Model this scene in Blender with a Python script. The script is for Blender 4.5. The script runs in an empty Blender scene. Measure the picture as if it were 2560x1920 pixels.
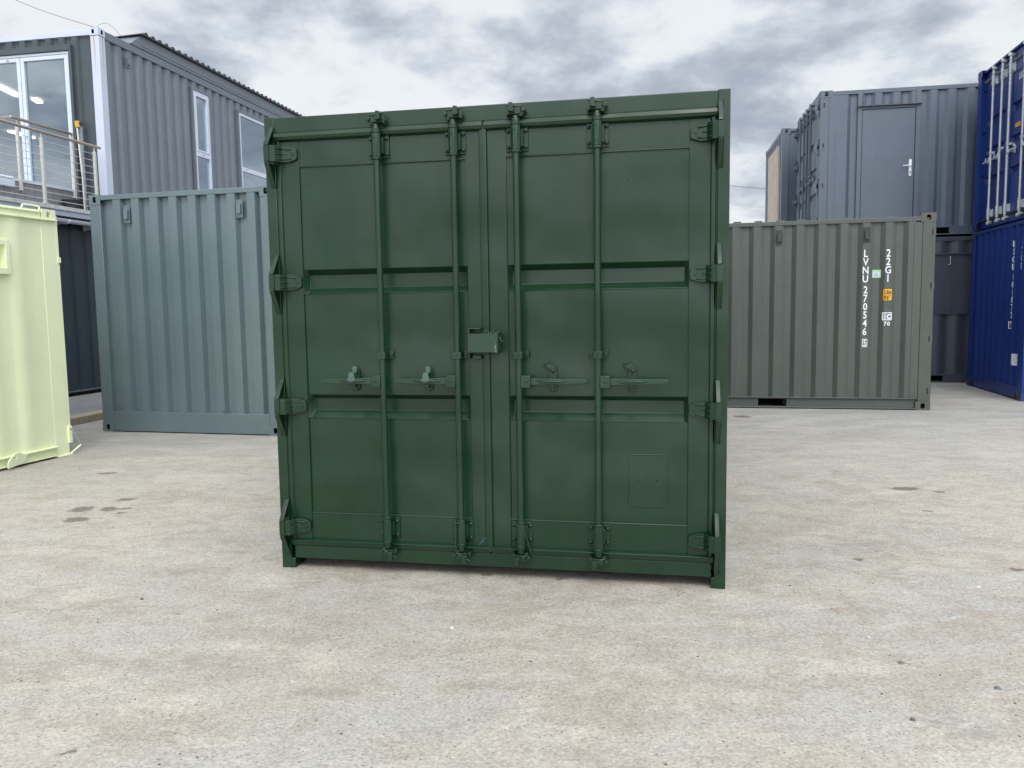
import bpy, bmesh, math, random
from mathutils import Vector, Matrix
R = math.radians
scene = bpy.context.scene
COL = scene.collection

# ------------------------------------------------------------------ camera
F, PITCH, ROLL, HC = 2018.09, 0.0951482, -0.0145819, 1.45446
fw = Vector((0, math.cos(PITCH), -math.sin(PITCH)))
up0 = Vector((0, math.sin(PITCH), math.cos(PITCH)))
rt = math.cos(ROLL)*Vector((1, 0, 0)) + math.sin(ROLL)*up0
up = -math.sin(ROLL)*Vector((1, 0, 0)) + math.cos(ROLL)*up0
cd = bpy.data.cameras.new('camera'); cam = bpy.data.objects.new('camera', cd); COL.objects.link(cam)
cd.sensor_width = 36.0; cd.sensor_fit = 'HORIZONTAL'; cd.lens = F/2560*36.0
cd.clip_start = 0.05; cd.clip_end = 3000
M = Matrix(((rt.x, up.x, -fw.x, 0), (rt.y, up.y, -fw.y, 0), (rt.z, up.z, -fw.z, HC), (0, 0, 0, 1)))
cam.matrix_world = M
scene.camera = cam

# ------------------------------------------------------------------ world
SUN_EL, SUN_AZ = R(47), R(172)      # azimuth clockwise from +Y
world = bpy.data.worlds.new("World"); scene.world = world; world.use_nodes = True
nt = world.node_tree; nt.nodes.clear()
def N(t, typ, **kw):
    n = t.nodes.new(typ)
    for k, v in kw.items():
        if k.startswith('i_'):
            key = k[2:]
            n.inputs[int(key) if key.isdigit() else key].default_value = v
        else: setattr(n, k, v)
    return n
def mth(t, op, a, b=None, c=None, clamp=False):
    n = t.nodes.new('ShaderNodeMath'); n.operation = op; n.use_clamp = clamp
    for i, v in enumerate((a, b, c)):
        if v is None: continue
        if isinstance(v, (int, float)): n.inputs[i].default_value = v
        else: t.links.new(v, n.inputs[i])
    return n.outputs[0]
def vmth(t, op, a, b=None):
    n = t.nodes.new('ShaderNodeVectorMath'); n.operation = op
    for i, v in enumerate((a, b)):
        if v is None: continue
        if isinstance(v, (tuple, list)): n.inputs[i].default_value = v
        else: t.links.new(v, n.inputs[i])
    return n.outputs['Value'] if op in ('LENGTH', 'DISTANCE', 'DOT_PRODUCT') else n.outputs[0]
def noise(t, vec, scale, detail=4, rough=0.55, dist=0.0, out='Fac'):
    n = t.nodes.new('ShaderNodeTexNoise'); n.inputs['Scale'].default_value = scale
    n.inputs['Detail'].default_value = detail; n.inputs['Roughness'].default_value = rough
    n.inputs['Distortion'].default_value = dist
    t.links.new(vec, n.inputs['Vector']); return n.outputs[out]
def rng(t, v, a, b, c=0.0, d=1.0, smooth=True):
    n = t.nodes.new('ShaderNodeMapRange'); n.clamp = True
    if smooth: n.interpolation_type = 'SMOOTHSTEP'
    for i, x in zip((1, 2, 3, 4), (a, b, c, d)): n.inputs[i].default_value = x
    t.links.new(v, n.inputs[0]); return n.outputs[0]
def mixc(t, f, a, b, typ='MIX'):
    n = t.nodes.new('ShaderNodeMix'); n.data_type = 'RGBA'; n.blend_type = typ
    for i, v in ((0, f), (6, a), (7, b)):
        if isinstance(v, (int, float)): n.inputs[i].default_value = v
        elif isinstance(v, (tuple, list)): n.inputs[i].default_value = (*v[:3], 1)
        else: t.links.new(v, n.inputs[i])
    return n.outputs[2]

sky = N(nt, 'ShaderNodeTexSky', sky_type='NISHITA', sun_disc=False, sun_elevation=SUN_EL, sun_rotation=SUN_AZ,
        air_density=1.0, dust_density=2.0)
tc = N(nt, 'ShaderNodeTexCoord'); sep = N(nt, 'ShaderNodeSeparateXYZ'); nt.links.new(tc.outputs['Generated'], sep.inputs[0])
zc = mth(nt, 'MAXIMUM', sep.outputs[2], 0.0)
den = mth(nt, 'ADD', zc, 0.30)
comb = N(nt, 'ShaderNodeCombineXYZ')
nt.links.new(mth(nt, 'DIVIDE', sep.outputs[0], den), comb.inputs[0])
nt.links.new(mth(nt, 'DIVIDE', sep.outputs[1], den), comb.inputs[1])
comb.inputs[2].default_value = 3.7
uv = vmth(nt, 'ADD', comb.outputs[0], (2.35, 0.4, 1.7))
big = noise(nt, uv, 1.15, 3, 0.5, 0.3)
mid = noise(nt, uv, 3.6, 9, 0.58, 0.1)
fine = noise(nt, uv, 7.0, 6, 0.5, 0.6)
s = mth(nt, 'ADD', mth(nt, 'MULTIPLY', big, 0.45), mth(nt, 'MULTIPLY', mid, 0.55))
s = mth(nt, 'ADD', s, mth(nt, 'MULTIPLY', mth(nt, 'SUBTRACT', fine, 0.5), 0.06))
cl = rng(nt, s, 0.37, 0.57)
ramp = N(nt, 'ShaderNodeValToRGB'); nt.links.new(cl, ramp.inputs[0])
e = ramp.color_ramp.elements
e[0].position = 0.0; e[0].color = (0.39, 0.435, 0.525, 1)
e[1].position = 1.0; e[1].color = (0.90, 0.93, 0.95, 1)
m_ = ramp.color_ramp.elements.new(0.40); m_.color = (0.52, 0.565, 0.64, 1)
m_ = ramp.color_ramp.elements.new(0.75); m_.color = (0.70, 0.745, 0.81, 1)
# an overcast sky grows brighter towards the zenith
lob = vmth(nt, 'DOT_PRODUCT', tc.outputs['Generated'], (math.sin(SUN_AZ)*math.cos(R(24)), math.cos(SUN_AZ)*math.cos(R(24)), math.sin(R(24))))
glow = mth(nt, 'MULTIPLY', rng(nt, lob, 0.25, 0.98), 1.35)      # glow added low behind the camera to brighten faces and door reflections
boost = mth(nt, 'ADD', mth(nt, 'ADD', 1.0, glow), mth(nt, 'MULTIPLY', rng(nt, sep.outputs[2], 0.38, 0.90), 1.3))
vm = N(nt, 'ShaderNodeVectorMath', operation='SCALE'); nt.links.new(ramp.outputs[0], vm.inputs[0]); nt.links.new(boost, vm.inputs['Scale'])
bg1 = N(nt, 'ShaderNodeBackground'); nt.links.new(sky.outputs[0], bg1.inputs[0]); bg1.inputs[1].default_value = 0.07
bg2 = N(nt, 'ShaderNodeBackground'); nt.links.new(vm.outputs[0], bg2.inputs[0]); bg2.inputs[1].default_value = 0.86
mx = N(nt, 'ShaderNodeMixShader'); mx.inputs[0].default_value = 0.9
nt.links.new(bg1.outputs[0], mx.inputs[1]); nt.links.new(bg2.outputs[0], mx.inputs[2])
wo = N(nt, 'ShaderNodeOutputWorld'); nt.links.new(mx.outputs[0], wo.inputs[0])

sd = bpy.data.lights.new('sun', 'SUN'); sd.energy = 1.1; sd.angle = R(26); sd.color = (1.0, 0.95, 0.88)
so = bpy.data.objects.new('sun', sd); COL.objects.link(so)
sv = Vector((math.sin(SUN_AZ)*math.cos(SUN_EL), math.cos(SUN_AZ)*math.cos(SUN_EL), math.sin(SUN_EL)))
so.rotation_euler = sv.to_track_quat('Z', 'Y').to_euler(); so.location = sv*50
vs = scene.view_settings; vs.view_transform = 'Standard'; vs.look = 'None'; vs.exposure = 0.25; vs.gamma = 1.0
vs.use_curve_mapping = False
scene.render.engine = 'CYCLES'
scene.cycles.max_bounces = 6; scene.cycles.transparent_max_bounces = 12

# ------------------------------------------------------------------ materials
def mat_new(name):
    m = bpy.data.materials.new(name); m.use_nodes = True; t = m.node_tree
    b = t.nodes['Principled BSDF']; c = N(t, 'ShaderNodeTexCoord')
    return m, t, b, c.outputs['Object']
def bump(t, b, h, strength, dist=0.01, prev=None):
    n = t.nodes.new('ShaderNodeBump'); n.inputs['Strength'].default_value = strength
    n.inputs['Distance'].default_value = dist; t.links.new(h, n.inputs['Height'])
    if prev is not None: t.links.new(prev, n.inputs['Normal'])
    t.links.new(n.outputs[0], b.inputs['Normal']); return n.outputs[0]
def paint(name, rgb, rough=0.42, dents=0.25, specks=0.0, rust=0.0, scuff=0.0, var=0.08, chip=(0.25, 0.13, 0.07), spec=0.5):
    m, t, b, co = mat_new(name)
    n1 = noise(t, co, 1.7, 4, 0.6)
    n2 = noise(t, vmth(t, 'MULTIPLY', co, (1, 1, 0.25)), 14, 4, 0.6)
    f = mth(t, 'ADD', mth(t, 'MULTIPLY', n1, 0.6), mth(t, 'MULTIPLY', n2, 0.4))
    lo = tuple(c*(1-var) for c in rgb); hi = tuple(min(1, c*(1+var)+0.004) for c in rgb)
    col = mixc(t, rng(t, f, 0.35, 0.65), lo, hi)
    if specks:
        vv = N(t, 'ShaderNodeTexVoronoi', feature='F1'); vv.inputs['Scale'].default_value = 11; t.links.new(co, vv.inputs['Vector'])
        hs = N(t, 'ShaderNodeSeparateColor'); t.links.new(vv.outputs['Color'], hs.inputs[0])
        sp = mth(t, 'MULTIPLY', rng(t, vv.outputs['Distance'], 0.035, 0.02), mth(t, 'GREATER_THAN', hs.outputs[0], 0.45))
        col = mixc(t, mth(t, 'MULTIPLY', sp, specks), col, tuple(c*0.35 for c in rgb))
    if scuff:
        sn = noise(t, vmth(t, 'MULTIPLY', co, (26, 26, 5)), 1.0, 6, 0.7)
        sm = mth(t, 'MULTIPLY', rng(t, sn, 0.64, 0.70), rng(t, noise(t, co, 2.3, 2), 0.48, 0.62))
        col = mixc(t, mth(t, 'MULTIPLY', sm, scuff), col, (0.42, 0.43, 0.40))
    if rust:
        rn = noise(t, co, 16, 8, 0.7)
        rm = rng(t, rn, 0.62-0.16*rust, 0.70-0.16*rust)
        col = mixc(t, rm, col, mixc(t, noise(t, co, 60, 4), chip, (0.16, 0.10, 0.07)))
        t.links.new(mth(t, 'ADD', rough, mth(t, 'MULTIPLY', rm, 0.35)), b.inputs['Roughness'])
    else:
        t.links.new(mth(t, 'ADD', rough-0.06, mth(t, 'MULTIPLY', noise(t, co, 5, 5, 0.6), 0.12)), b.inputs['Roughness'])
    t.links.new(col, b.inputs['Base Color'])
    b.inputs['Specular IOR Level'].default_value = spec
    p = bump(t, b, noise(t, co, 1.25, 2, 0.4), dents, 0.11 if specks else 0.02)
    bump(t, b, noise(t, co, 130, 3, 0.5), 0.06, 0.003, p)
    return m
def simple(name, rgb, rough=0.5, metal=0.0, var=0.1, scale=8):
    m, t, b, co = mat_new(name)
    n1 = noise(t, co, scale, 5, 0.6)
    t.links.new(mixc(t, rng(t, n1, 0.3, 0.7), tuple(c*(1-var) for c in rgb), tuple(min(1, c*(1+var)) for c in rgb)), b.inputs['Base Color'])
    b.inputs['Roughness'].default_value = rough; b.inputs['Metallic'].default_value = metal
    bump(t, b, noise(t, co, 90, 3), 0.05, 0.003)
    return m
def glass(name, tint=(0.30, 0.34, 0.36), refl=0.25):
    m = bpy.data.materials.new(name); m.use_nodes = True; t = m.node_tree; t.nodes.clear()
    tr = N(t, 'ShaderNodeBsdfTransparent'); tr.inputs[0].default_value = (*tint, 1)
    gl = N(t, 'ShaderNodeBsdfGlossy'); gl.inputs[0].default_value = (0.72, 0.80, 0.86, 1); gl.inputs['Roughness'].default_value = 0.01
    lw = N(t, 'ShaderNodeLayerWeight'); lw.inputs['Blend'].default_value = 0.5
    f = mth(t, 'ADD', refl, mth(t, 'MULTIPLY', mth(t, 'POWER', lw.outputs['Facing'], 4.0), 1.0-refl), clamp=True)
    mxs = N(t, 'ShaderNodeMixShader'); t.links.new(f, mxs.inputs[0]); t.links.new(tr.outputs[0], mxs.inputs[1]); t.links.new(gl.outputs[0], mxs.inputs[2])
    o = N(t, 'ShaderNodeOutputMaterial'); t.links.new(mxs.outputs[0], o.inputs[0]); return m
def emit(name, rgb, st):
    m = bpy.data.materials.new(name); m.use_nodes = True; t = m.node_tree; t.nodes.clear()
    em = N(t, 'ShaderNodeEmission'); em.inputs[0].default_value = (*rgb, 1); em.inputs[1].default_value = st
    o = N(t, 'ShaderNodeOutputMaterial'); t.links.new(em.outputs[0], o.inputs[0]); return m

GREEN = paint('green_paint', (0.0020, 0.028, 0.0090), 0.34, 0.9, specks=0.55, var=0.06, spec=0.55)
GREEN_W = paint('green_worn_paint', (0.008, 0.038, 0.018), 0.36, 0.3, scuff=0.35, spec=0.6)
HASP_SHEEN = simple('green_steel_painted_sheen', (0.07, 0.125, 0.105), 0.28)  # paler green for the hasps: sky reflection put into the colour
OLIVE_D = paint('dark_olive', (0.034, 0.042, 0.036), 0.5, 0.1, var=0.05)  # darker olive tone, used on the vents
SAGE = paint('sage_paint', (0.112, 0.160, 0.178), 0.30, 0.15, var=0.04, spec=1.0)
OLIVE = paint('olive_paint', (0.064, 0.078, 0.066), 0.42, 0.15, var=0.05, spec=0.7)
OLIVE_R = paint('olive_rusty_paint', (0.080, 0.095, 0.075), 0.55, 0.2, rust=0.45, var=0.08)
OLIVE_S = paint('olive_scuffed_paint', (0.075, 0.09, 0.072), 0.5, 0.15, scuff=0.5, var=0.06)
GREY = paint('slate_grey_paint', (0.084, 0.110, 0.150), 0.38, 0.12, var=0.04, spec=0.8)
GREYD = paint('dark_grey_paint', (0.055, 0.068, 0.088), 0.45, 0.12, var=0.06)
BLUE = paint('blue_paint', (0.004, 0.026, 0.170), 0.40, 0.15, var=0.06, spec=0.4)
BLUE_R = paint('blue_rusty_paint', (0.012, 0.034, 0.14), 0.5, 0.2, rust=0.5, var=0.06, chip=(0.30, 0.22, 0.18))
PALE = paint('pale_yellow_paint', (0.82, 0.87, 0.58), 0.5, 0.15, var=0.03)
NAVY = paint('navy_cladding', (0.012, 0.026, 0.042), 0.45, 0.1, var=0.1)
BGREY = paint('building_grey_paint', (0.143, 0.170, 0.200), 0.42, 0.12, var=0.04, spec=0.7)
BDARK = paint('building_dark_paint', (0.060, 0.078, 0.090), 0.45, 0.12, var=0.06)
WHITEP = paint('white_steel_paint', (0.56, 0.61, 0.72), 0.45, 0.1, var=0.03, scuff=0.15)
WHITER = paint('white_rust_streaked', (0.56, 0.61, 0.72), 0.45, 0.1, var=0.03)
def add_streaks(m):
    t = m.node_tree; b = t.nodes['Principled BSDF']; co = [n for n in t.nodes if n.type == 'TEX_COORD'][0].outputs['Object']
    base = b.inputs['Base Color'].links[0].from_socket
    sp = N(t, 'ShaderNodeSeparateXYZ'); t.links.new(co, sp.inputs[0])
    a = mth(t, 'ADD', sp.outputs[0], sp.outputs[1])
    wob = mth(t, 'MULTIPLY', mth(t, 'SUBTRACT', noise(t, co, 3, 3), 0.5), 0.04)
    msk = None
    for c0 in (-0.085, 0.095):
        d = mth(t, 'ABSOLUTE', mth(t, 'SUBTRACT', mth(t, 'ADD', a, wob), c0))
        k = mth(t, 'MULTIPLY', rng(t, d, 0.022, 0.004), rng(t, sp.outputs[2], 5.2, 5.9))
        msk = k if msk is None else mth(t, 'MAXIMUM', msk, k)
    t.links.new(mixc(t, mth(t, 'MULTIPLY', msk, 0.75), base, (0.42, 0.27, 0.13)), b.inputs['Base Color'])
add_streaks(WHITER)
UPVC = simple('white_upvc', (0.62, 0.68, 0.78), 0.35, 0, 0.03)
STEEL = simple('galvanised_steel', (0.62, 0.66, 0.68), 0.35, 0.35, 0.12, 30)
TUBE = simple('brushed_steel_tube', (0.42, 0.36, 0.31), 0.3, 0.8, 0.1, 20)
POSTST = simple('cream_steel', (0.56, 0.56, 0.52), 0.45, 0.1, 0.08, 20)
RUBBER = simple('grey_rubber_seal', (0.16, 0.17, 0.18), 0.7)
DARK = simple('dark_steel_and_painted_shade', (0.012, 0.013, 0.014), 0.8)  # near-black: dark steel underframes, and shade painted into holes and gaps
WHITEM = simple('white_vinyl', (0.80, 0.84, 0.86), 0.5, 0, 0.03)
AMBER = simple('amber_vinyl', (0.75, 0.38, 0.02), 0.5, 0, 0.04)
BLACKV = simple('black_vinyl', (0.035, 0.025, 0.01), 0.5)
LGREEN = simple('light_green_vinyl', (0.33, 0.62, 0.36), 0.5, 0, 0.04)
SCUFFB = simple('blue_chalk', (0.045, 0.12, 0.16), 0.7)
PLY = simple('plywood', (0.62, 0.52, 0.42), 0.7, 0, 0.12, 4)
BRICK = simple('brown_brickwork', (0.30, 0.20, 0.12), 0.85, 0, 0.35, 25)
ROOFM = simple('dark_roof_sheet', (0.030, 0.030, 0.042), 0.5)
TILE = simple('grey_slate_tile', (0.21, 0.21, 0.22), 0.65, 0, 0.08, 10)
JOINT = simple('dark_joint', (0.05, 0.05, 0.055), 0.8)
FASC = paint('pale_blue_fascia', (0.38, 0.43, 0.53), 0.5, 0.05, var=0.06)
DECKE = simple('pale_deck_edge', (0.50, 0.52, 0.50), 0.7, 0, 0.15, 12)
KERB = simple('buff_kerb_stone', (0.34, 0.30, 0.23), 0.85, 0, 0.12, 14)
YEL = simple('yellow_plastic', (0.65, 0.38, 0.05), 0.4)
BLACKP = simple('black_plastic', (0.022, 0.024, 0.028), 0.5)
WALLIN = simple('interior_wall', (0.62, 0.64, 0.65), 0.8)
CEILIN = simple('interior_ceiling', (0.40, 0.42, 0.43), 0.8)
FLOORIN = simple('interior_floor', (0.12, 0.12, 0.12), 0.7)
LAMPM = emit('strip_lamp', (1.0, 0.86, 0.62), 8.0)
GLASS = glass('window_glass', (0.80, 0.85, 0.87), 0.50)
GLASS_D = glass('door_glass', (0.72, 0.76, 0.79), 0.30)
CABLEM = simple('cable_grey', (0.10, 0.11, 0.12), 0.6)

def ground_mat():
    m, t, b, co = mat_new('worn_concrete_yard')
    big = noise(t, co, 0.42, 4, 0.55, 0.2)
    med = noise(t, vmth(t, 'MULTIPLY', co, (1.0, 2.2, 1)), 1.3, 6, 0.62, 0.5)
    sml = noise(t, co, 7, 7, 0.68, 0.3)
    tiny = noise(t, co, 75, 5, 0.72)
    grey = (0.420, 0.398, 0.357); tan = (0.475, 0.430, 0.362); pale = (0.550, 0.510, 0.440)
    col = mixc(t, rng(t, mth(t, 'ADD', mth(t, 'MULTIPLY', big, 0.6), mth(t, 'MULTIPLY', med, 0.4)), 0.43, 0.58), grey, tan)
    col = mixc(t, rng(t, med, 0.52, 0.75, 0, 0.55), col, pale)
    col = mixc(t, rng(t, sml, 0.52, 0.34, 0, 0.55), col, (0.34, 0.31, 0.262))
    blot = noise(t, vmth(t, 'ADD', vmth(t, 'MULTIPLY', co, (1, 1.6, 1)), (3, 8, 1)), 3.4, 9, 0.72, 0.8)
    col = mixc(t, rng(t, blot, 0.60, 0.46, 0.0, 0.30), col, (0.39, 0.358, 0.310))
    col = mixc(t, rng(t, blot, 0.50, 0.39, 0, 0.65), col, (0.345, 0.302, 0.248))
    pat = noise(t, vmth(t, 'ADD', vmth(t, 'MULTIPLY', co, (1, 1.4, 1)), (13, 2, 7)), 1.9, 8, 0.66, 0.9)
    col = mixc(t, rng(t, pat, 0.49, 0.62, 0, 0.34), col, (0.385, 0.370, 0.345))
    col = mixc(t, rng(t, pat, 0.46, 0.36, 0, 0.2), col, (0.54, 0.505, 0.435))
    wisp = noise(t, vmth(t, 'ADD', vmth(t, 'MULTIPLY', co, (0.8, 2.6, 1)), (1, 5, 4)), 4.5, 8, 0.7, 1.2)
    col = mixc(t, rng(t, wisp, 0.53, 0.70, 0, 0.5), col, (0.55, 0.515, 0.450))
    col = mixc(t, rng(t, noise(t, vmth(t, 'ADD', co, (9, 4, 2)), 2.2, 7, 0.7, 0.6), 0.54, 0.68, 0, 0.65), col, (0.345, 0.305, 0.250))
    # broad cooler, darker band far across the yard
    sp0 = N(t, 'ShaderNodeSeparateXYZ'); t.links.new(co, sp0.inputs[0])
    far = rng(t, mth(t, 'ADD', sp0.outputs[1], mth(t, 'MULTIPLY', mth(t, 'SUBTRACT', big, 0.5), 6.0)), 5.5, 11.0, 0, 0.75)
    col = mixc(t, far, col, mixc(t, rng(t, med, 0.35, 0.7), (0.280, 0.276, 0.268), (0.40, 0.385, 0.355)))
    # wheel tracks: broad arcs swept across the yard
    wq = vmth(t, 'ADD', co, vmth(t, 'MULTIPLY', vmth(t, 'SUBTRACT', noise(t, co, 1.1, 4, 0.6, 0, 'Color'), (0.5, 0.5, 0.5)), (0.35, 0.35, 0)))
    trk = None
    for cx, cy, rr, ww in ((-5.0, -3.0, 7.9, 0.12), (-5.0, -3.0, 9.5, 0.12), (9.0, -6.0, 11.6, 0.14), (9.0, -6.0, 13.3, 0.14), (1.0, 16.0, 12.6, 0.12), (1.0, 16.0, 13.0, 0.05)):
        dd = vmth(t, 'LENGTH', vmth(t, 'MULTIPLY', vmth(t, 'SUBTRACT', wq, (cx, cy, 0)), (1, 1, 0)))
        k = rng(t, mth(t, 'ABSOLUTE', mth(t, 'SUBTRACT', dd, rr)), ww*1.5, ww*0.4)
        trk = k if trk is None else mth(t, 'MAXIMUM', trk, k)
    col = mixc(t, mth(t, 'MULTIPLY', mth(t, 'MULTIPLY', trk, rng(t, med, 0.40, 0.60)), 0.5), col, (0.345, 0.305, 0.250))
    # aggregate
    v = N(t, 'ShaderNodeTexVoronoi', feature='F1'); v.inputs['Scale'].default_value = 105; t.links.new(co, v.inputs['Vector'])
    sc = N(t, 'ShaderNodeSeparateColor'); t.links.new(v.outputs['Color'], sc.inputs[0])
    ag = rng(t, sc.outputs[0], 0.0, 1.0, 0.84, 1.16, False)
    tn = rng(t, tiny, 0.30, 0.70, 0.80, 1.16, False)
    g = mth(t, 'MULTIPLY', ag, tn)
    vs_ = N(t, 'ShaderNodeVectorMath', operation='SCALE'); t.links.new(col, vs_.inputs[0]); t.links.new(g, vs_.inputs['Scale'])
    col = vs_.outputs[0]
    # dark bits and pale chips
    for scl, th, c, w in ((26, 0.86, (0.10, 0.085, 0.07), 0.16), (52, 0.84, (0.11, 0.095, 0.08), 0.26), (40, 0.90, (0.62, 0.60, 0.56), 0.18)):
        v2 = N(t, 'ShaderNodeTexVoronoi', feature='F1'); v2.inputs['Scale'].default_value = scl
        t.links.new(vmth(t, 'ADD', vmth(t, 'MULTIPLY', co, (1, 1.5, 1)), (scl, 0.3*scl, 0)), v2.inputs['Vector'])
        s2 = N(t, 'ShaderNodeSeparateColor'); t.links.new(v2.outputs['Color'], s2.inputs[0])
        k = mth(t, 'MULTIPLY', rng(t, mth(t, 'ADD', v2.outputs['Distance'], mth(t, 'MULTIPLY', mth(t, 'SUBTRACT', tiny, 0.5), 0.3)), w, w*0.6), mth(t, 'GREATER_THAN', s2.outputs[1], th))
        col = mixc(t, mth(t, 'MULTIPLY', k, 0.8), col, c)
    # oil and water stains at their places
    wob = noise(t, co, 11, 7, 0.7, 0, 'Color')
    wv = vmth(t, 'MULTIPLY', vmth(t, 'SUBTRACT', wob, (0.5, 0.5, 0.5)), (0.16, 0.16, 0))
    pw = vmth(t, 'ADD', co, wv)
    D, T, G = (0.125, 0.098, 0.082), (0.265, 0.222, 0.172), (0.24, 0.225, 0.20)
    stains = [(-3.22,5.91,.10,.09,D),(-3.01,5.89,.085,.07,D),(-3.03,6.20,.08,.06,D),(-3.10,5.60,.10,.07,D),(-2.87,5.77,.05,.03,D),
      (-2.90,5.92,.05,.035,D),(-2.98,5.64,.07,.035,T),(-1.83,4.76,.085,.055,T),(-1.93,4.76,.05,.04,T),(-3.74,7.33,.16,.10,(0.55,0.52,0.46)),
      (-3.70,7.25,.10,.035,D),(-1.50,2.55,.032,.02,D),(-2.02,3.96,.16,.09,T),(-1.37,3.25,.25,.08,T),(-1.89,4.40,.18,.06,T),(-1.68,4.79,.09,.035,T),
      (-1.46,4.62,.10,.05,T),(2.97,10.34,.13,.11,D),(2.75,10.26,.06,.12,T),(3.9,9.38,.14,.05,T),(3.71,8.74,.42,.30,G),(2.53,6.42,.12,.10,G),
      (3.05,6.18,.14,.06,D),(3.25,6.06,.05,.04,D),(3.19,6.25,.08,.03,T),(2.52,5.75,.17,.07,T),(2.87,5.49,.045,.025,D),(2.20,4.50,.09,.055,G),
      (2.01,4.21,.085,.05,G),(2.09,4.28,.08,.045,G),(1.96,4.47,.03,.03,D),(1.66,4.33,.12,.07,T),(1.59,3.74,.10,.12,T),(1.57,3.13,.035,.018,D),
      (1.53,2.63,.13,.12,G),(2.14,4.72,.28,.13,G),(1.35,3.24,.07,.03,T),(2.72,4.24,.07,.03,D),(-0.157,4.285,.032,.02,D),(-0.15,4.26,.05,.03,T),(0.242,4.215,.034,.018,D),
      (-0.21,2.99,.14,.022,T),(-0.10,2.97,.12,.02,T),(-0.75,2.95,.16,.04,T)]
    brk = rng(t, noise(t, co, 13, 8, 0.75, 0.5), 0.42, 0.58)
    for x, y, rx, ry, c in stains:
        q = vmth(t, 'MULTIPLY', vmth(t, 'SUBTRACT', pw, (x, y, 0)), (1/(rx*1.0), 1/(ry*1.15), 0))
        k = rng(t, vmth(t, 'LENGTH', q), 1.05, 0.62) if c is D else mth(t, 'MULTIPLY', rng(t, vmth(t, 'LENGTH', q), 1.35, 0.5), brk)
        col = mixc(t, mth(t, 'MULTIPLY', k, 0.75 if c is D else 0.5), col, c)
    t.links.new(col, b.inputs['Base Color'])
    b.inputs['Roughness'].default_value = 0.9; b.inputs['Specular IOR Level'].default_value = 0.25
    hgt = mth(t, 'ADD', mth(t, 'MULTIPLY', tiny, 0.6), mth(t, 'MULTIPLY', v.outputs['Distance'], -0.5))
    p = bump(t, b, sml, 0.35, 0.02)
    bump(t, b, hgt, 0.35, 0.006, p)
    return m
GROUND = ground_mat()
PAVE = simple('grey_tarmac', (0.19, 0.19, 0.20), 0.9, 0, 0.2, 3)

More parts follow.
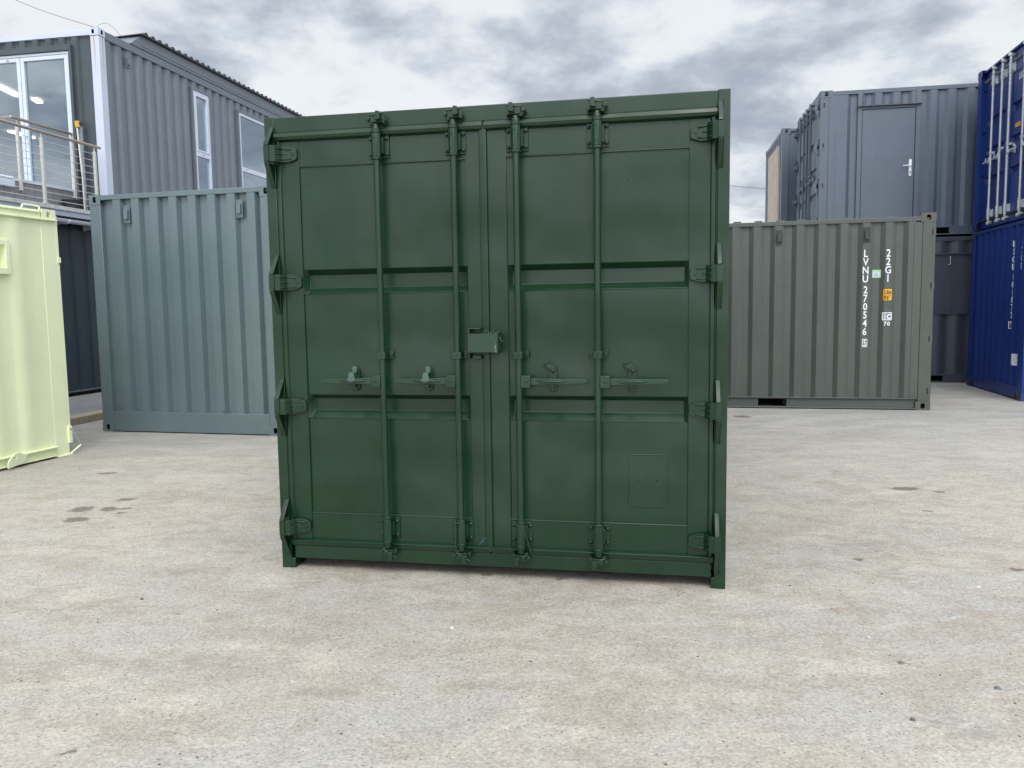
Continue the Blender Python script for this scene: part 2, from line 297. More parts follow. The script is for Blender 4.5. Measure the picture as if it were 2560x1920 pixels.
# ------------------------------------------------------------------ mesh helpers
ID = lambda p: p
class MB:
    """collects shapes in a local frame and links them as ONE mesh object"""
    def __init__(s, f=None): s.v = []; s.f = []; s.mi = []; s.fn = f or ID; s.m = 0
    def add(s, vs, fs):
        o = len(s.v); s.v += [tuple(s.fn(p)) for p in vs]
        for f in fs: s.f.append(tuple(o+i for i in f)); s.mi.append(s.m)
        return s
    def box(s, x0, x1, y0, y1, z0, z1):
        vs = [(x, y, z) for z in (z0, z1) for y in (y0, y1) for x in (x0, x1)]
        return s.add(vs, [(0, 2, 3, 1), (4, 5, 7, 6), (0, 1, 5, 4), (2, 6, 7, 3), (0, 4, 6, 2), (1, 3, 7, 5)])
    def prism(s, pts, axis, a, b):
        """polygon pts (2D) extruded along axis 0/1/2 from a to b"""
        def mk(p, h):
            return {0: (h, p[0], p[1]), 1: (p[0], h, p[1]), 2: (p[0], p[1], h)}[axis]
        n = len(pts); vs = [mk(p, a) for p in pts] + [mk(p, b) for p in pts]
        fs = [tuple(range(n))[::-1], tuple(range(n, 2*n))] + [(i, (i+1) % n, n+(i+1) % n, n+i) for i in range(n)]
        return s.add(vs, fs)
    def tube(s, p, q, r, n=14, r2=None, cap=True):
        p, q = Vector(p), Vector(q); d = (q-p).normalized(); r2 = r if r2 is None else r2
        a = d.cross(Vector((0, 0, 1)) if abs(d.z) < 0.9 else Vector((1, 0, 0))).normalized(); b = d.cross(a)
        vs = [p + (a*math.cos(k*2*math.pi/n)+b*math.sin(k*2*math.pi/n))*r for k in range(n)]
        vs += [q + (a*math.cos(k*2*math.pi/n)+b*math.sin(k*2*math.pi/n))*r2 for k in range(n)]
        fs = [(k, (k+1) % n, n+(k+1) % n, n+k) for k in range(n)]
        if cap: fs += [tuple(range(n))[::-1], tuple(range(n, 2*n))]
        return s.add(vs, fs)
    def path(s, pts, r, n=10):
        for a, b in zip(pts[:-1], pts[1:]): s.tube(a, b, r, n)
        for p in pts[1:-1]: s.ball(p, r*1.0, 8)
        return s
    def ball(s, c, r, n=10, sy=1.0):
        c = Vector(c); vs = []; fs = []; m = n//2
        for i in range(1, m):
            th = math.pi*i/m
            for k in range(n): vs.append(c+Vector((r*math.sin(th)*math.cos(2*math.pi*k/n), sy*r*math.sin(th)*math.sin(2*math.pi*k/n), r*math.cos(th))))
        top, bot = len(vs), len(vs)+1; vs += [c+Vector((0, 0, r)), c-Vector((0, 0, r))]
        for i in range(m-2):
            for k in range(n): fs.append((i*n+k, i*n+(k+1) % n, (i+1)*n+(k+1) % n, (i+1)*n+k))
        for k in range(n): fs.append((top, (k+1) % n, k)); fs.append((bot, (m-2)*n+k, (m-2)*n+(k+1) % n))
        return s.add(vs, fs)
    def sheet(s, prof, z0, z1, ax='xz'):
        """open profile [(x, y)] extruded in z"""
        n = len(prof); vs = [(x, y, z0) for x, y in prof] + [(x, y, z1) for x, y in prof]
        return s.add(vs, [(i, i+1, n+i+1, n+i) for i in range(n-1)])
    def build(s, name, mats, parent=None, bevel=0.003, sharp=32):
        me = bpy.data.meshes.new(name); me.from_pydata(s.v, [], s.f); me.update()
        bm = bmesh.new(); bm.from_mesh(me); bmesh.ops.recalc_face_normals(bm, faces=bm.faces); bm.to_mesh(me); bm.free()
        if not isinstance(mats, (list, tuple)): mats = [mats]
        for m in mats: me.materials.append(m)
        if len(mats) > 1: me.polygons.foreach_set('material_index', s.mi)
        me.polygons.foreach_set('use_smooth', [True]*len(me.polygons))
        try: me.set_sharp_from_angle(angle=R(sharp))
        except Exception: pass
        o = bpy.data.objects.new(name, me); COL.objects.link(o)
        if parent is not None: o.parent = parent
        if bevel:
            b = o.modifiers.new('bevel', 'BEVEL'); b.width = bevel; b.segments = 2; b.limit_method = 'ANGLE'; b.angle_limit = R(40)
            try: b.harden_normals = False
            except Exception: pass
        return o
def tag(o, label=None, cat=None, group=None, kind=None):
    if label: o['label'] = label
    if cat: o['category'] = cat
    if group: o['group'] = group
    if kind: o['kind'] = kind
    return o
def thing(name, label, cat, loc=(0, 0, 0), rz=0.0, group=None):
    o = bpy.data.objects.new(name, None); COL.objects.link(o); o.location = loc; o.rotation_euler = (0, 0, rz)
    o.empty_display_size = 0.3
    return tag(o, label, cat, group)
def faces_map(L, D):
    """face-local (u, out, z) to thing-local"""
    return {'front': lambda p: (p[0], -p[1], p[2]), 'right': lambda p: (L+p[1], p[0], p[2]),
            'back': lambda p: (L-p[0], D+p[1], p[2]), 'left': lambda p: (-p[1], D-p[0], p[2])}

def corr(u0, u1, start, n, wo, ws, wi, depth, base=0.0):
    """points (u, out) of trapezoidal corrugation; 'start' is where the first outer flat begins"""
    P = [(u0, base-depth)]
    for k in range(n):
        a = start + k*(wo+2*ws+wi)
        for u, o in ((a-ws, base-depth), (a, base), (a+wo, base), (a+wo+ws, base-depth)):
            if u0 < u < u1: P.append((u, o))
    P.append((u1, base-depth)); return P
def prof_at(P, u):
    for (a, x), (b, y) in zip(P[:-1], P[1:]):
        if a <= u <= b: return x+(y-x)*(u-a)/max(b-a, 1e-9)
    return P[-1][1]

def casting_mb(mb, u0, z0, w=0.178, h=0.118, hu=None):
    """a corner casting front with a recessed oval opening; (u,out,z) frame, front at out=0.004"""
    u1, z1 = u0+w, z0+h; cu = hu if hu is not None else (u0+u1)/2; cz = (z0+z1)/2; rx, rz_ = w*0.15, h*0.30
    n = 24; ring = []
    for k in range(n):
        a = 2*math.pi*k/n; c, s_ = math.cos(a), math.sin(a)
        e = 0.62
        ring.append((cu+rx*math.copysign(abs(c)**e, c), cz+rz_*math.copysign(abs(s_)**e, s_)))
    sq = []
    for k in range(n):
        a = 2*math.pi*k/n; c, s_ = math.cos(a), math.sin(a); m = max(abs(c), abs(s_)); c, s_ = c/m, s_/m
        sq.append((cu+c*((u1-cu) if c > 0 else (cu-u0)), cz+s_*(h/2)))
    o = 0.005
    vs = [(x, o, z) for x, z in sq] + [(x, o, z) for x, z in ring] + [(x, -0.09, z) for x, z in ring]
    fs = [(k, (k+1) % n, n+(k+1) % n, n+k) for k in range(n)] + [(n+k, n+(k+1) % n, 2*n+(k+1) % n, 2*n+k) for k in range(n)] + [tuple(range(2*n, 3*n))]
    m0 = mb.m; mb.add(vs, fs[:n]); mb.m = 1
    mb.add(vs[n:], [tuple(i-n for i in q) for q in fs[n:]]); mb.m = m0
    # sides
    for k in range(n):
        (xa, za), (xb, zb_) = sq[k], sq[(k+1) % n]
        dd = -0.15 if abs(za-zb_) < 1e-6 else -0.010
        mb.add([(xa, o, za), (xb, o, zb_), (xb, dd, zb_), (xa, dd, za)], [(0, 1, 2, 3)])

def text_polys(s, h, wscale, bold=0.0):
    cu = bpy.data.curves.new('t', 'FONT'); cu.body = s; cu.size = 1.0; cu.fill_mode = 'FRONT'; cu.offset = bold; cu.resolution_u = 3
    ob = bpy.data.objects.new('t', cu); COL.objects.link(ob); bpy.context.view_layer.update()
    me = bpy.data.meshes.new_from_object(ob.evaluated_get(bpy.context.evaluated_depsgraph_get()))
    vs = [v.co.copy() for v in me.vertices]; fs = [tuple(p.vertices) for p in me.polygons]
    bpy.data.objects.remove(ob); bpy.data.curves.remove(cu); bpy.data.meshes.remove(me)
    if not vs: return [], []
    x0, x1 = min(v.x for v in vs), max(v.x for v in vs)
    caph = 0.70+2*bold; k = h/caph
    return [((v.x-(x0+x1)/2)*k*wscale, (v.y+bold)*k) for v in vs], fs
def decal(face, items, prof, name, mat, parent, lift=0.0018):
    """items: (verts2d, faces) in (u, z); drapes them over the corrugation profile and joins them as one mesh"""
    bm = bmesh.new()
    for vs, fs in items:
        vv = [bm.verts.new((u, 0, z)) for u, z in vs]
        for f in fs:
            try: bm.faces.new([vv[i] for i in f])
            except ValueError: pass
    bm.verts.ensure_lookup_table()
    if prof:
        us = [v.co.x for v in bm.verts]; lo, hi = min(us), max(us)
        for u, o in prof:
            if lo < u < hi:
                bmesh.ops.bisect_plane(bm, geom=bm.verts[:]+bm.edges[:]+bm.faces[:], plane_co=(u, 0, 0), plane_no=(1, 0, 0), dist=1e-5)
    for v in bm.verts:
        u, z = v.co.x, v.co.z
        o = (prof_at(prof, u) if prof else 0.0)+lift
        v.co = Vector(face((u, o, z)))
    bmesh.ops.recalc_face_normals(bm, faces=bm.faces)
    me = bpy.data.meshes.new(name); bm.to_mesh(me); bm.free(); me.materials.append(mat)
    o = bpy.data.objects.new(name, me); COL.objects.link(o); o.parent = parent; return o
def rect2(u0, u1, z0, z1): return [(u0, z0), (u1, z0), (u1, z1), (u0, z1)], [(0, 1, 2, 3)]
def frame2(u0, u1, z0, z1, w):
    return [(u0, z0), (u1, z0), (u1, z1), (u0, z1), (u0+w, z0+w), (u1-w, z0+w), (u1-w, z1-w), (u0+w, z1-w)], [(0, 1, 5, 4), (1, 2, 6, 5), (2, 3, 7, 6), (3, 0, 4, 7)]
def shift(it, u, z): return [(a+u, b+z) for a, b in it[0]], it[1]
def vert_text(s, uc, ztop, h, pitch, wscale, bold=0.0):
    out = []
    for k, ch in enumerate(s):
        if ch == ' ': continue
        out.append(shift(text_polys(ch, h, wscale, bold), uc, ztop-h-k*pitch))
    return out

# ------------------------------------------------------------------ vent hood, generic frame
def vent(root, face, uc, zc, mat, w=0.085, h=0.205, o=0.0):
    b = MB(face); b.box(uc-w/2, uc+w/2, o, o+0.006, zc-h/2, zc+h/2)
    ww = w*0.62
    b.prism([(o+0.006, zc+h*0.30), (o+0.032, zc+h*0.24), (o+0.036, zc-h*0.28), (o+0.006, zc-h*0.28)], 0, uc-ww/2, uc+ww/2)
    b.ball((uc, o+0.008, zc-h*0.42), 0.005, 8); b.ball((uc-w*0.25, o+0.008, zc+h*0.42), 0.005, 8); b.ball((uc+w*0.25, o+0.008, zc+h*0.42), 0.005, 8)
    p = b.build('vent', mat, root, 0.002); return p

def container(root, L, D, H, mat, faces, castmat=None, post=0.15, rail_t=0.065, beam=0.15, castings=True, roof='flat', basez=0.0):
    """corner posts, castings, rails, underframe and roof; faces = {'front': dict, ...}"""
    fm = faces_map(L, D); castmat = castmat or mat
    dims = {'front': L, 'back': L, 'left': D, 'right': D}
    for (x0, y0) in ((0, 0), (L-post, 0), (0, D-0.14), (L-post, D-0.14)):
        b = MB(); b.box(x0, x0+post, y0, y0+0.14, 0.10 if castings else 0.0, H-0.10 if castings else H)
        b.build('corner_post', mat, root, 0.006)
    if castings:
        for fn in faces:
            if not faces[fn].get('cast', True): continue
            W = dims[fn]; cw = faces[fn].get('cw', 0.17)
            for u0 in (-0.001, W-cw+0.001):
                for z0 in (0.0, H-0.118):
                    hu = faces[fn].get('hole', 0.5); hu = u0+cw*(hu if u0 < 0.1 else 1-hu)
                    b = MB(fm[fn]); casting_mb(b, u0, z0, cw, 0.118, hu); b.build('corner_casting', [castmat, DARK], root, 0.004)  # inside of the openings coloured dark, as painted shade
    # underframe and roof
    b = MB(); b.box(0.05, L-0.05, 0.05, D-0.05, 0.13, 0.17)
    for k in range(int(L/0.5)): b.box(0.2+k*0.5, 0.26+k*0.5, 0.08, D-0.08, 0.05, 0.129)
    b.build('underframe', DARK, root, 0)
    if roof == 'flat':
        b = MB(); b.box(0.03, L-0.03, 0.03, D-0.03, H-0.06, H-0.03); b.build('roof', mat, root, 0.003)
    else:
        b = MB(); b.box(0.03, L-0.03, 0.03, D-0.03, H-0.10, H-0.055)
        n = int((L-0.4)/0.28)
        for k in range(n):
            a = L-0.62-k*0.28
            b.prism([(a, H-0.056), (a+0.035, H-0.026), (a+0.115, H-0.026), (a+0.15, H-0.056)], 1, 0.015, D-0.015)
        b.build('roof', mat, root, 0.003)
    for fn, sp in faces.items():
        W = dims[fn]; f = fm[fn]
        if sp['t'] == 'corr':
            zb, zt = sp.get('zb', beam), sp.get('zt', H-rail_t-0.005)
            b = MB(f); rt0 = sp.get('railtop', H-0.012)
            b.box(post-0.001, W-post+0.001, -0.06, sp.get('rail_o', 0.0), zt, rt0); b.build('top_rail', mat, root, 0.005)
            b = MB(f); bo = sp.get('beam_o', -0.002)
            if sp.get('pockets'):
                zlo, zhi = sp.get('beamz', (0.02, zb))
                zlo2, zhi2 = sp.get('pz', (zlo+0.012, zhi-0.02)); cuts = sorted(sp['pockets']); u = post+0.001
                b.box(post, W-post, -0.05, bo, zhi2, zhi); b.box(post, W-post, -0.05, bo, zlo, zlo2)
                for c0, c1 in cuts+[(W-post, None)]:
                    b.box(u, c0, -0.045, bo-0.003, zlo2-0.001, zhi2+0.001); u = c1
                if sp.get('lip'):
                    b.box(post, W-post, -0.05, bo+0.035, zhi-0.012, zhi+0.002); b.box(post, W-post, -0.05, bo+0.035, zlo-0.002, zlo+0.01)
            else:
                zlo, zhi = sp.get('beamz', (0.02, zb)); b.box(post+0.001, W-post-0.001, -0.06, bo, zlo, zhi)
            b.build('bottom_rail', mat, root, 0.004)
            P = sp['prof']
            b = MB(f)
            segs = sp.get('segs') or [(P[0][0], P[-1][0], zb-0.005, zt+0.01)]
            for a0, a1, s0, s1 in segs:
                PP = [(a0, prof_at(P, a0))] + [q for q in P if a0 < q[0] < a1] + [(a1, prof_at(P, a1))]
                b.sheet(PP, s0, s1)
            b.build('corrugated_panel', mat, root, 0.0)
        elif sp['t'] == 'flatwall':
            b = MB(f); b.box(post, W-post, -0.06, -0.02, beam, H-0.08); b.build('end_panel', mat, root, 0.003)

# ------------------------------------------------------------------ door end
UC, D0 = 2.140, 4.142
def door_end(root, f, W, H, mat, o, rodmat=None, sealmat=None, wornmat=None, fix=False):
    """two cargo doors with locking gear; f maps (u, out, z). o: dict of measured heights and places"""
    rodmat = rodmat or mat; sealmat = sealmat or mat; wornmat = wornmat or mat
    def tr(u, z, d):
        if not fix: return u, z
        k = (D0-d)/D0; return UC+(u-UC)*k, HC+(z-HC)*k
    zs0, zs1 = o['sill']; zh0 = o['head']; pl = o['postw']; mid = o['mid']
    b = MB(f); b.box(pl, W-pl, -0.10, 0.0, zh0, H-0.004); b.build('header', mat, root, 0.004)
    b = MB(f); b.box(o.get('footw', pl), W-o.get('footw', pl)+0.008, -0.10, 0.0, zs0, zs1); b.build('door_sill', mat, root, 0.004)
    for side in (-1, 1):
        if side < 0: a0, a1, p0, p1 = pl, mid-0.005, o['pL'][0], o['pL'][1]
        else: a0, a1, p0, p1 = mid+0.005, W-pl, o['pR'][0], o['pR'][1]
        zb, zt = zs1-0.0, zh0
        d = MB(f)
        d.box(a0, p0, -0.05, -0.004, zb+0.001, zt-0.001); d.box(p1, a1, -0.05, -0.004, zb+0.001, zt-0.001)
        # panel: vertical profile with pressed recesses
        prof = [(zb, -0.007), (o['low'], -0.007), (o['low']+0.006, -0.0125)]
        for r0, r1, r2, r3 in o['recess']: prof += [(r0, -0.0125), (r1, -0.052), (r2, -0.052), (r3, -0.0125)]
        prof += [(o['top']-0.006, -0.0125), (o['top'], -0.007), (zt, -0.007)]
        n = len(prof)
        # end slopes of the recess: inner columns start a little inside
        cols = [p0, p0+0.022, p1-0.022, p1]
        vs = []
        for ci, u in enumerate(cols):
            for z, dd in prof: vs.append((u, dd if ci in (1, 2) else max(dd, -0.0125), z))
        fs = [(c*n+i, c*n+i+1, (c+1)*n+i+1, (c+1)*n+i) for c in range(3) for i in range(n-1)]
        d.add(vs, fs)
        # weld beads round the panel
        for u in (p0, p1): d.tube((u, -0.006, zb+0.03), (u, -0.006, zt-0.03), 0.0035, 6)
        for z in (o['low']+0.003, o['top']-0.003): d.tube((p0, -0.0085, z), (p1, -0.0085, z), 0.005, 6)
        for r0, r1, r2, r3 in o['recess']:
            d.tube((p0+0.004, -0.0125, r0), (p1-0.004, -0.0125, r0), 0.0035, 6)
        door = d.build('door', mat, root, 0.0025)
        g = MB(f); o_ = 0.006
        ue = pl if side < 0 else W-pl
        s_ = 1 if side < 0 else -1
        x0, x1 = sorted((ue+s_*0.003, ue+s_*0.036))
        gp = lambda u0, u1, z0, z1, b_: g.prism([(u0, -0.006), (u0+0.008, b_), (u1-0.008, b_), (u1, -0.006)], 2, z0, z1)
        gp(x0, x1, zb, zh0+0.0, 0.006)
        # top bead, a fat half-round, and bottom bead
        tz0, tz1 = o['seal_t']; r_ = (tz1-tz0)/2
        tb = o.get('bulge', 0.024)
        pts = [(-0.006, tz0-0.004), (tb*0.72, tz0+0.006), (tb, tz0+r_*0.9), (tb*0.85, tz1-r_*0.35), (-0.001, tz1+0.003)]
        g.prism(pts, 0, x0 if side < 0 else a0, a1 if side < 0 else x1)
        bz0, bz1 = o['seal_b']
        g.prism([(-0.002, bz0-0.002), (0.005, bz0), (0.017, bz1-0.004), (-0.004, bz1+0.004)], 0, x0 if side < 0 else a0, a1 if side < 0 else x1)
        if side < 0: g.prism([(a1-0.024, -0.006), (a1-0.02, 0.006), (a1+0.004, 0.012), (a1+0.018, 0.012), (a1+0.022, -0.006)], 2, zb+0.01, tz1-0.01)
        g.build('door_gasket', sealmat, door, 0.002)
        # hinges
        for hz in o['hinge']:
            h = MB(f); kz = 0.040
            ku = ue - s_*0.012
            def pt(du): return ue+s_*du
            h.box(*sorted((ku-0.015, ku+0.015)), 0.030, 0.080, hz-kz, hz+kz)
            # strap: wide by the pin, tapering onto the door
            A = [(0.0, 0.072, 0.042), (0.028, 0.060, 0.042), (0.052, 0.022, 0.042), (0.085, 0.014, 0.041), (0.125, 0.014, 0.028), (0.130, 0.012, 0.020)]
            vs = []
            for du, out, hh in A:
                for o2 in (out, out-0.014):
                    vs += [(pt(du), o2, hz-hh), (pt(du), o2, hz+hh)]
            fs = []
            for i in range(len(A)-1):
                q = 4*i; fs += [(q, q+1, q+5, q+4), (q+2, q+6, q+7, q+3), (q, q+4, q+6, q+2), (q+1, q+3, q+7, q+5)]
            q = 4*(len(A)-1); fs += [(0, 2, 3, 1), (q, q+1, q+3, q+2)]
            h.add(vs, fs)
            for dz, l in ((-0.028, 0.10), (0.028, 0.10), (0.0, 0.075)):
                h.path([(pt(0.03), 0.058, hz+dz), (pt(0.053), 0.024, hz+dz), (pt(l), 0.016, hz+dz*(1 if l < 0.09 else 0.85))], 0.0045, 8)
            h.tube((pt(0.105), 0.013, hz), (pt(0.105), 0.019, hz), 0.008, 10)
            h.build('hinge', mat, door, 0.003)
        # locking bars
        rods = o['rodsL'] if side < 0 else o['rodsR']
        for i, ru in enumerate(rods):
            u, _ = tr(ru, HC, 0.045); _, zt_ = tr(0, o['cam_t'], 0.05); _, zb_ = tr(0, o['cam_b'], 0.05)
            zA, zB = zb_, zt_
            rr = o.get('rod_r', 0.0175)
            r = MB(f); r.tube((u, 0.045, zA), (u, 0.045, zB), rr, 18)
            rod = r.build('locking_bar', rodmat, door, 0)
            for top in (True, False):
                sg = 1 if top else -1; zc = zB if top else zA
                cmb = MB(f)
                cmb.tube((u, 0.045, zc-sg*0.038), (u, 0.045, zc-sg*0.012), rr*1.28, 14)
                cmb.tube((u, 0.045, zc-sg*0.014), (u, 0.045, zc+sg*0.012), rr*1.15, 12, rr*0.8)
                zz = zc+sg*0.036
                cmb.box(u-0.028, u+0.026, 0.022, 0.052, zz-0.018, zz+0.016)
                k = -1 if side > 0 else 1
                cmb.prism([(u+k*0.004, zz-sg*0.012), (u+k*0.010, zz+sg*0.036), (u+k*0.030, zz+sg*0.034), (u+k*0.034, zz-sg*0.006)], 1, 0.03, 0.078)
                cmb.prism([(u+k*0.030, zz+sg*0.026), (u+k*0.052, zz-sg*0.004), (u+k*0.046, zz-sg*0.026), (u+k*0.026, zz-sg*0.012)], 1, 0.004, 0.05)
                cmb.tube((u-k*0.040, 0.0, zz+0.001), (u-k*0.040, 0.058, zz+0.001), 0.011, 10)
                cmb.tube((u-k*0.034, 0.048, zz+0.018), (u+k*0.044, 0.052, zz+sg*0.026), 0.006, 8)
                cmb.prism([(u-k*0.046, zz-sg*0.006), (u-k*0.030, zz-sg*0.030), (u-k*0.012, zz-sg*0.024), (u-k*0.02, zz)], 1, 0.0, 0.045)
                cmb.build('cam_lock', o.get('cammat', rodmat), door, 0.003)
            for (c0, c1) in (o['brk_t'], o['brk_b']):
                _, z0 = tr(0, c0, 0.05); _, z1 = tr(0, c1, 0.05)
                k = MB(f); n8 = 8
                pts = [(u+0.0255*math.cos(R(22.5+45*j)), 0.045+0.0255*math.sin(R(22.5+45*j))) for j in range(8)]
                k.prism(pts, 2, z0, z1)
                k.tube((u, 0.045, z1+0.0005), (u, 0.045, z1+0.012), 0.0265, 14); k.tube((u, 0.045, z0-0.012), (u, 0.045, z0-0.0005), 0.0265, 14)
                pc = u+0.012*(1 if side < 0 else (-1 if i == 0 else 1))*o.get('pshift', 1)
                k.box(u-0.056, u+0.056, -0.008, 0.004, z0+0.001, z1-0.001)
                k.box(u-0.030, u-0.020, 0.0, 0.03, z0+0.02, z1-0.02); k.box(u+0.020, u+0.032, 0.0, 0.03, z0+0.02, z1-0.02)
                for du in (-0.044, 0.044):
                    for zq in (z0+0.020, z1-0.022):
                        k.tube((u+du, 0.003, zq), (u+du, 0.012, zq), 0.0115, 12, 0.010); k.ball((u+du, 0.012, zq), 0.0085, 8, 0.8)
                for zq in (z0+0.025, z1-0.025): k.tube((u-0.005, 0.068, zq), (u-0.005, 0.0725, zq), 0.005, 8)
                k.build('bar_bracket', rodmat, door, 0.002)
            # mid clamp
            _, z0 = tr(0, o['clamp'][0], 0.04); _, z1 = tr(0, o['clamp'][1], 0.04)
            k = MB(f)
            k.box(u-0.048, u-0.020, 0.0, 0.007, z0, z1); k.box(u+0.022, u+0.048, 0.0, 0.007, z0, z1)
            pts = [(u-0.024, 0.0), (u-0.022, 0.066), (u+0.022, 0.066), (u+0.026, 0.0), (u+0.021, 0.0), (u+0.018, 0.062), (u-0.018, 0.062), (u-0.020, 0.0)]
            k.prism(pts, 2, z0-0.001, z1-0.004)
            for du in (-0.036, 0.036): k.tube((u+du, 0.006, (z0+z1)/2), (u+du, 0.014, (z0+z1)/2), 0.009, 10)
            k.tube((u-0.004, 0.066, (z0+z1)/2), (u-0.004, 0.07, (z0+z1)/2), 0.006, 8)
            k.build('bar_clamp', rodmat, door, 0.002)
            # handle, catch
            sg = -1 if side < 0 else 1
            if o.get('skip_handle') and (side, i) in o['skip_handle']: continue
            _, hz = tr(0, o['handle'], 0.05)
            tip = 0.350; cu_ = u+sg*0.172
            hb = MB(f)
            hb.box(*sorted((u+sg*0.010, u+sg*0.062)), 0.028, 0.064, hz-0.034, hz+0.031)
            hb.tube((u+sg*0.040, 0.062, hz), (u+sg*0.040, 0.069, hz), 0.008, 10)
            hb.build('handle_hub', rodmat, door, 0.005)
            hn = MB(f)
            hn.prism([(u+sg*0.055, hz-0.019), (u+sg*0.22, hz-0.017), (u+sg*tip, hz-0.010), (u+sg*(tip+0.006), hz), (u+sg*tip, hz+0.011), (u+sg*0.22, hz+0.013), (u+sg*0.055, hz+0.017)], 1, 0.040, 0.050)
            hn.prism([(cu_-0.080, 0.0495), (cu_-0.03, 0.070), (cu_+0.03, 0.070), (cu_+0.080, 0.0495)], 2, hz-0.003, hz+0.004)
            hn.prism([(cu_-0.060, hz-0.001), (cu_-0.02, hz+0.013), (cu_+0.02, hz+0.013), (cu_+0.060, hz-0.001), (cu_, hz-0.010)], 1, 0.049, 0.062)
            hn.build('handle', wornmat, door, 0.002)
            ct = MB(f); pts = []
            for j in range(9): a = math.pi*j/8; pts.append((cu_+0.022*math.cos(a), hz+0.050+0.022*math.sin(a)))
            for j in range(9): a = math.pi+math.pi*j/8; pts.append((cu_+0.022*math.cos(a), hz-0.036+0.024*math.sin(a)))
            ct.prism(pts, 1, -0.006, 0.004)
            ct.box(cu_-0.014, cu_+0.012, 0.0, 0.045, hz-0.032, hz-0.018)
            for dz in (0.052, -0.044): ct.tube((cu_, 0.003, hz+dz), (cu_, 0.012, hz+dz), 0.011, 12)
            ct.build('handle_catch', rodmat, door, 0.002)
            hp = MB(f)
            if side < 0:
                hp.prism([(cu_-0.012, hz+0.044), (cu_-0.016, hz+0.068), (cu_-0.004, hz+0.078), (cu_+0.012, hz+0.070), (cu_+0.014, hz+0.044)], 1, 0.010, 0.018)
                hp.prism([(cu_-0.014, hz+0.040), (cu_+0.014, hz+0.040), (cu_+0.019, hz+0.012), (cu_+0.024, hz+0.006), (cu_+0.006, hz-0.006), (cu_-0.012, hz-0.006), (cu_-0.028, hz+0.006), (cu_-0.018, hz+0.014)], 1, 0.062, 0.070)
                hp.box(cu_-0.013, cu_+0.013, 0.014, 0.069, hz+0.038, hz+0.046)
                hp.build('hasp', HASP_SHEEN if fix else rodmat, door, 0.002)
            else:
                hp.prism([(cu_-0.002, hz+0.040), (cu_+0.018, hz+0.052), (cu_+0.014, hz+0.074), (cu_-0.018, hz+0.090), (cu_-0.03, hz+0.084), (cu_-0.034, hz+0.066), (cu_-0.012, hz+0.060)], 1, 0.008, 0.016)
                hp.path([(cu_-0.034, 0.014, hz+0.064), (cu_-0.046, 0.02, hz+0.082), (cu_-0.040, 0.022, hz+0.094), (cu_-0.024, 0.02, hz+0.098), (cu_-0.018, 0.018, hz+0.105)], 0.004, 8)
                hp.ball((cu_, 0.018, hz+0.052), 0.010, 10)
                hp.build('hasp', rodmat, door, 0.001)
        o['door%d' % side] = door
    return o
def hinge_lugs(post_parent, f, W, H, hinge, pl, mat, sides=(-1, 1)):
    for side in sides:
        for hz in hinge:
            uu = pl-0.012 if side < 0 else W-pl+0.012
            for sg in (1, -1):
                b = MB(f); z0 = hz+sg*0.042; z1 = hz+sg*(0.150 if sg > 0 else 0.172)
                pts = [(0.0, z0), (0.082, z0), (0.080, z0+sg*0.010), (0.006, z1), (0.0, z1)]
                # folded lug: web plate on the outer side and a slanted strip, open towards the door
                w0, w1 = (uu-0.013, uu-0.009) if side < 0 else (uu+0.009, uu+0.013)
                b.prism(pts, 0, w0, w1)
                i0, i1 = (w1, uu+0.013) if side < 0 else (uu-0.013, w0)
                b.prism([(0.082, z0), (0.080, z0+sg*0.010), (0.006, z1), (0.0, z1), (0.0, z1-sg*0.007), (0.074, z0+sg*0.006), (0.074, z0)], 0, i0, i1); b.build('hinge_lug', mat, post_parent, 0.0025)

# ================================================================== GROUND
g = MB(); g.add([(-150, -60, 0), (150, -60, 0), (150, 260, 0), (-150, 260, 0)], [(0, 1, 2, 3)])
tag(g.build('ground', GROUND, None, 0), kind='structure')

# ================================================================== MAIN CONTAINER
H = 2.489; W = 2.44
root = thing('shipping_container', 'dark green shipping container with two closed doors, standing alone in the foreground', 'shipping container', (-1.31944, 4.47333, 0), -0.190722)
fm = faces_map(W, 6.06)
ML = 6.06
PL = 0.058
hz = [2.300, 1.607, 0.918, 0.230]
hz = [HC+(z-HC)*0.985 for z in hz]
posts = []
for x0, x1 in ((0, PL), (W-PL, W)):
    b = MB(); b.box(x0, x1, 0, 0.15, 0, H+0.001)
    xf0, xf1 = (x0, 0.080) if x0 == 0 else (W-0.074, W)
    b.box(min(xf0, x0)+0.001, max(xf1, x1)-0.001, 0.002, 0.149, 0.0005, 0.058)
    posts.append(b.build('corner_post', GREEN, root, 0.004))
for x0 in (0, W-0.16):
    b = MB(); b.box(x0, x0+0.16, ML-0.15, ML, 0, H); b.build('corner_post', GREEN, root, 0.004)
hinge_lugs(posts[0], fm['front'], W, H, hz, PL, GREEN, (-1,)); hinge_lugs(posts[1], fm['front'], W, H, hz, PL, GREEN, (1,))
opt = dict(sill=(0.060, 0.135), head=2.405, postw=PL, footw=0.0795, mid=1.215, pL=(0.189, 1.118), pR=(1.326, 2.250),
  low=0.319, top=2.224, recess=[(0.858, 0.899, 0.964, 0.989), (1.538, 1.572, 1.643, 1.672)],
  seal_t=(2.358, 2.406), seal_b=(0.137, 0.172), hinge=hz, rodsL=(0.634, 1.0525), rodsR=(1.3815, 1.7945),
  cam_t=2.412, cam_b=0.150, brk_t=(2.252, 2.376), brk_b=(0.186, 0.304), clamp=(1.186, 1.226), handle=1.066)
door_end(root, fm['front'], W, H, GREEN, opt, wornmat=GREEN_W, fix=True)
f = fm['front']; dL, dR = opt['door-1'], opt['door1']
b = MB(f)   # lock box over the door gap
b.box(1.130, 1.292, 0.088, 0.094, 1.222, 1.322); b.box(1.130, 1.292, 0.0, 0.094, 1.316, 1.322)
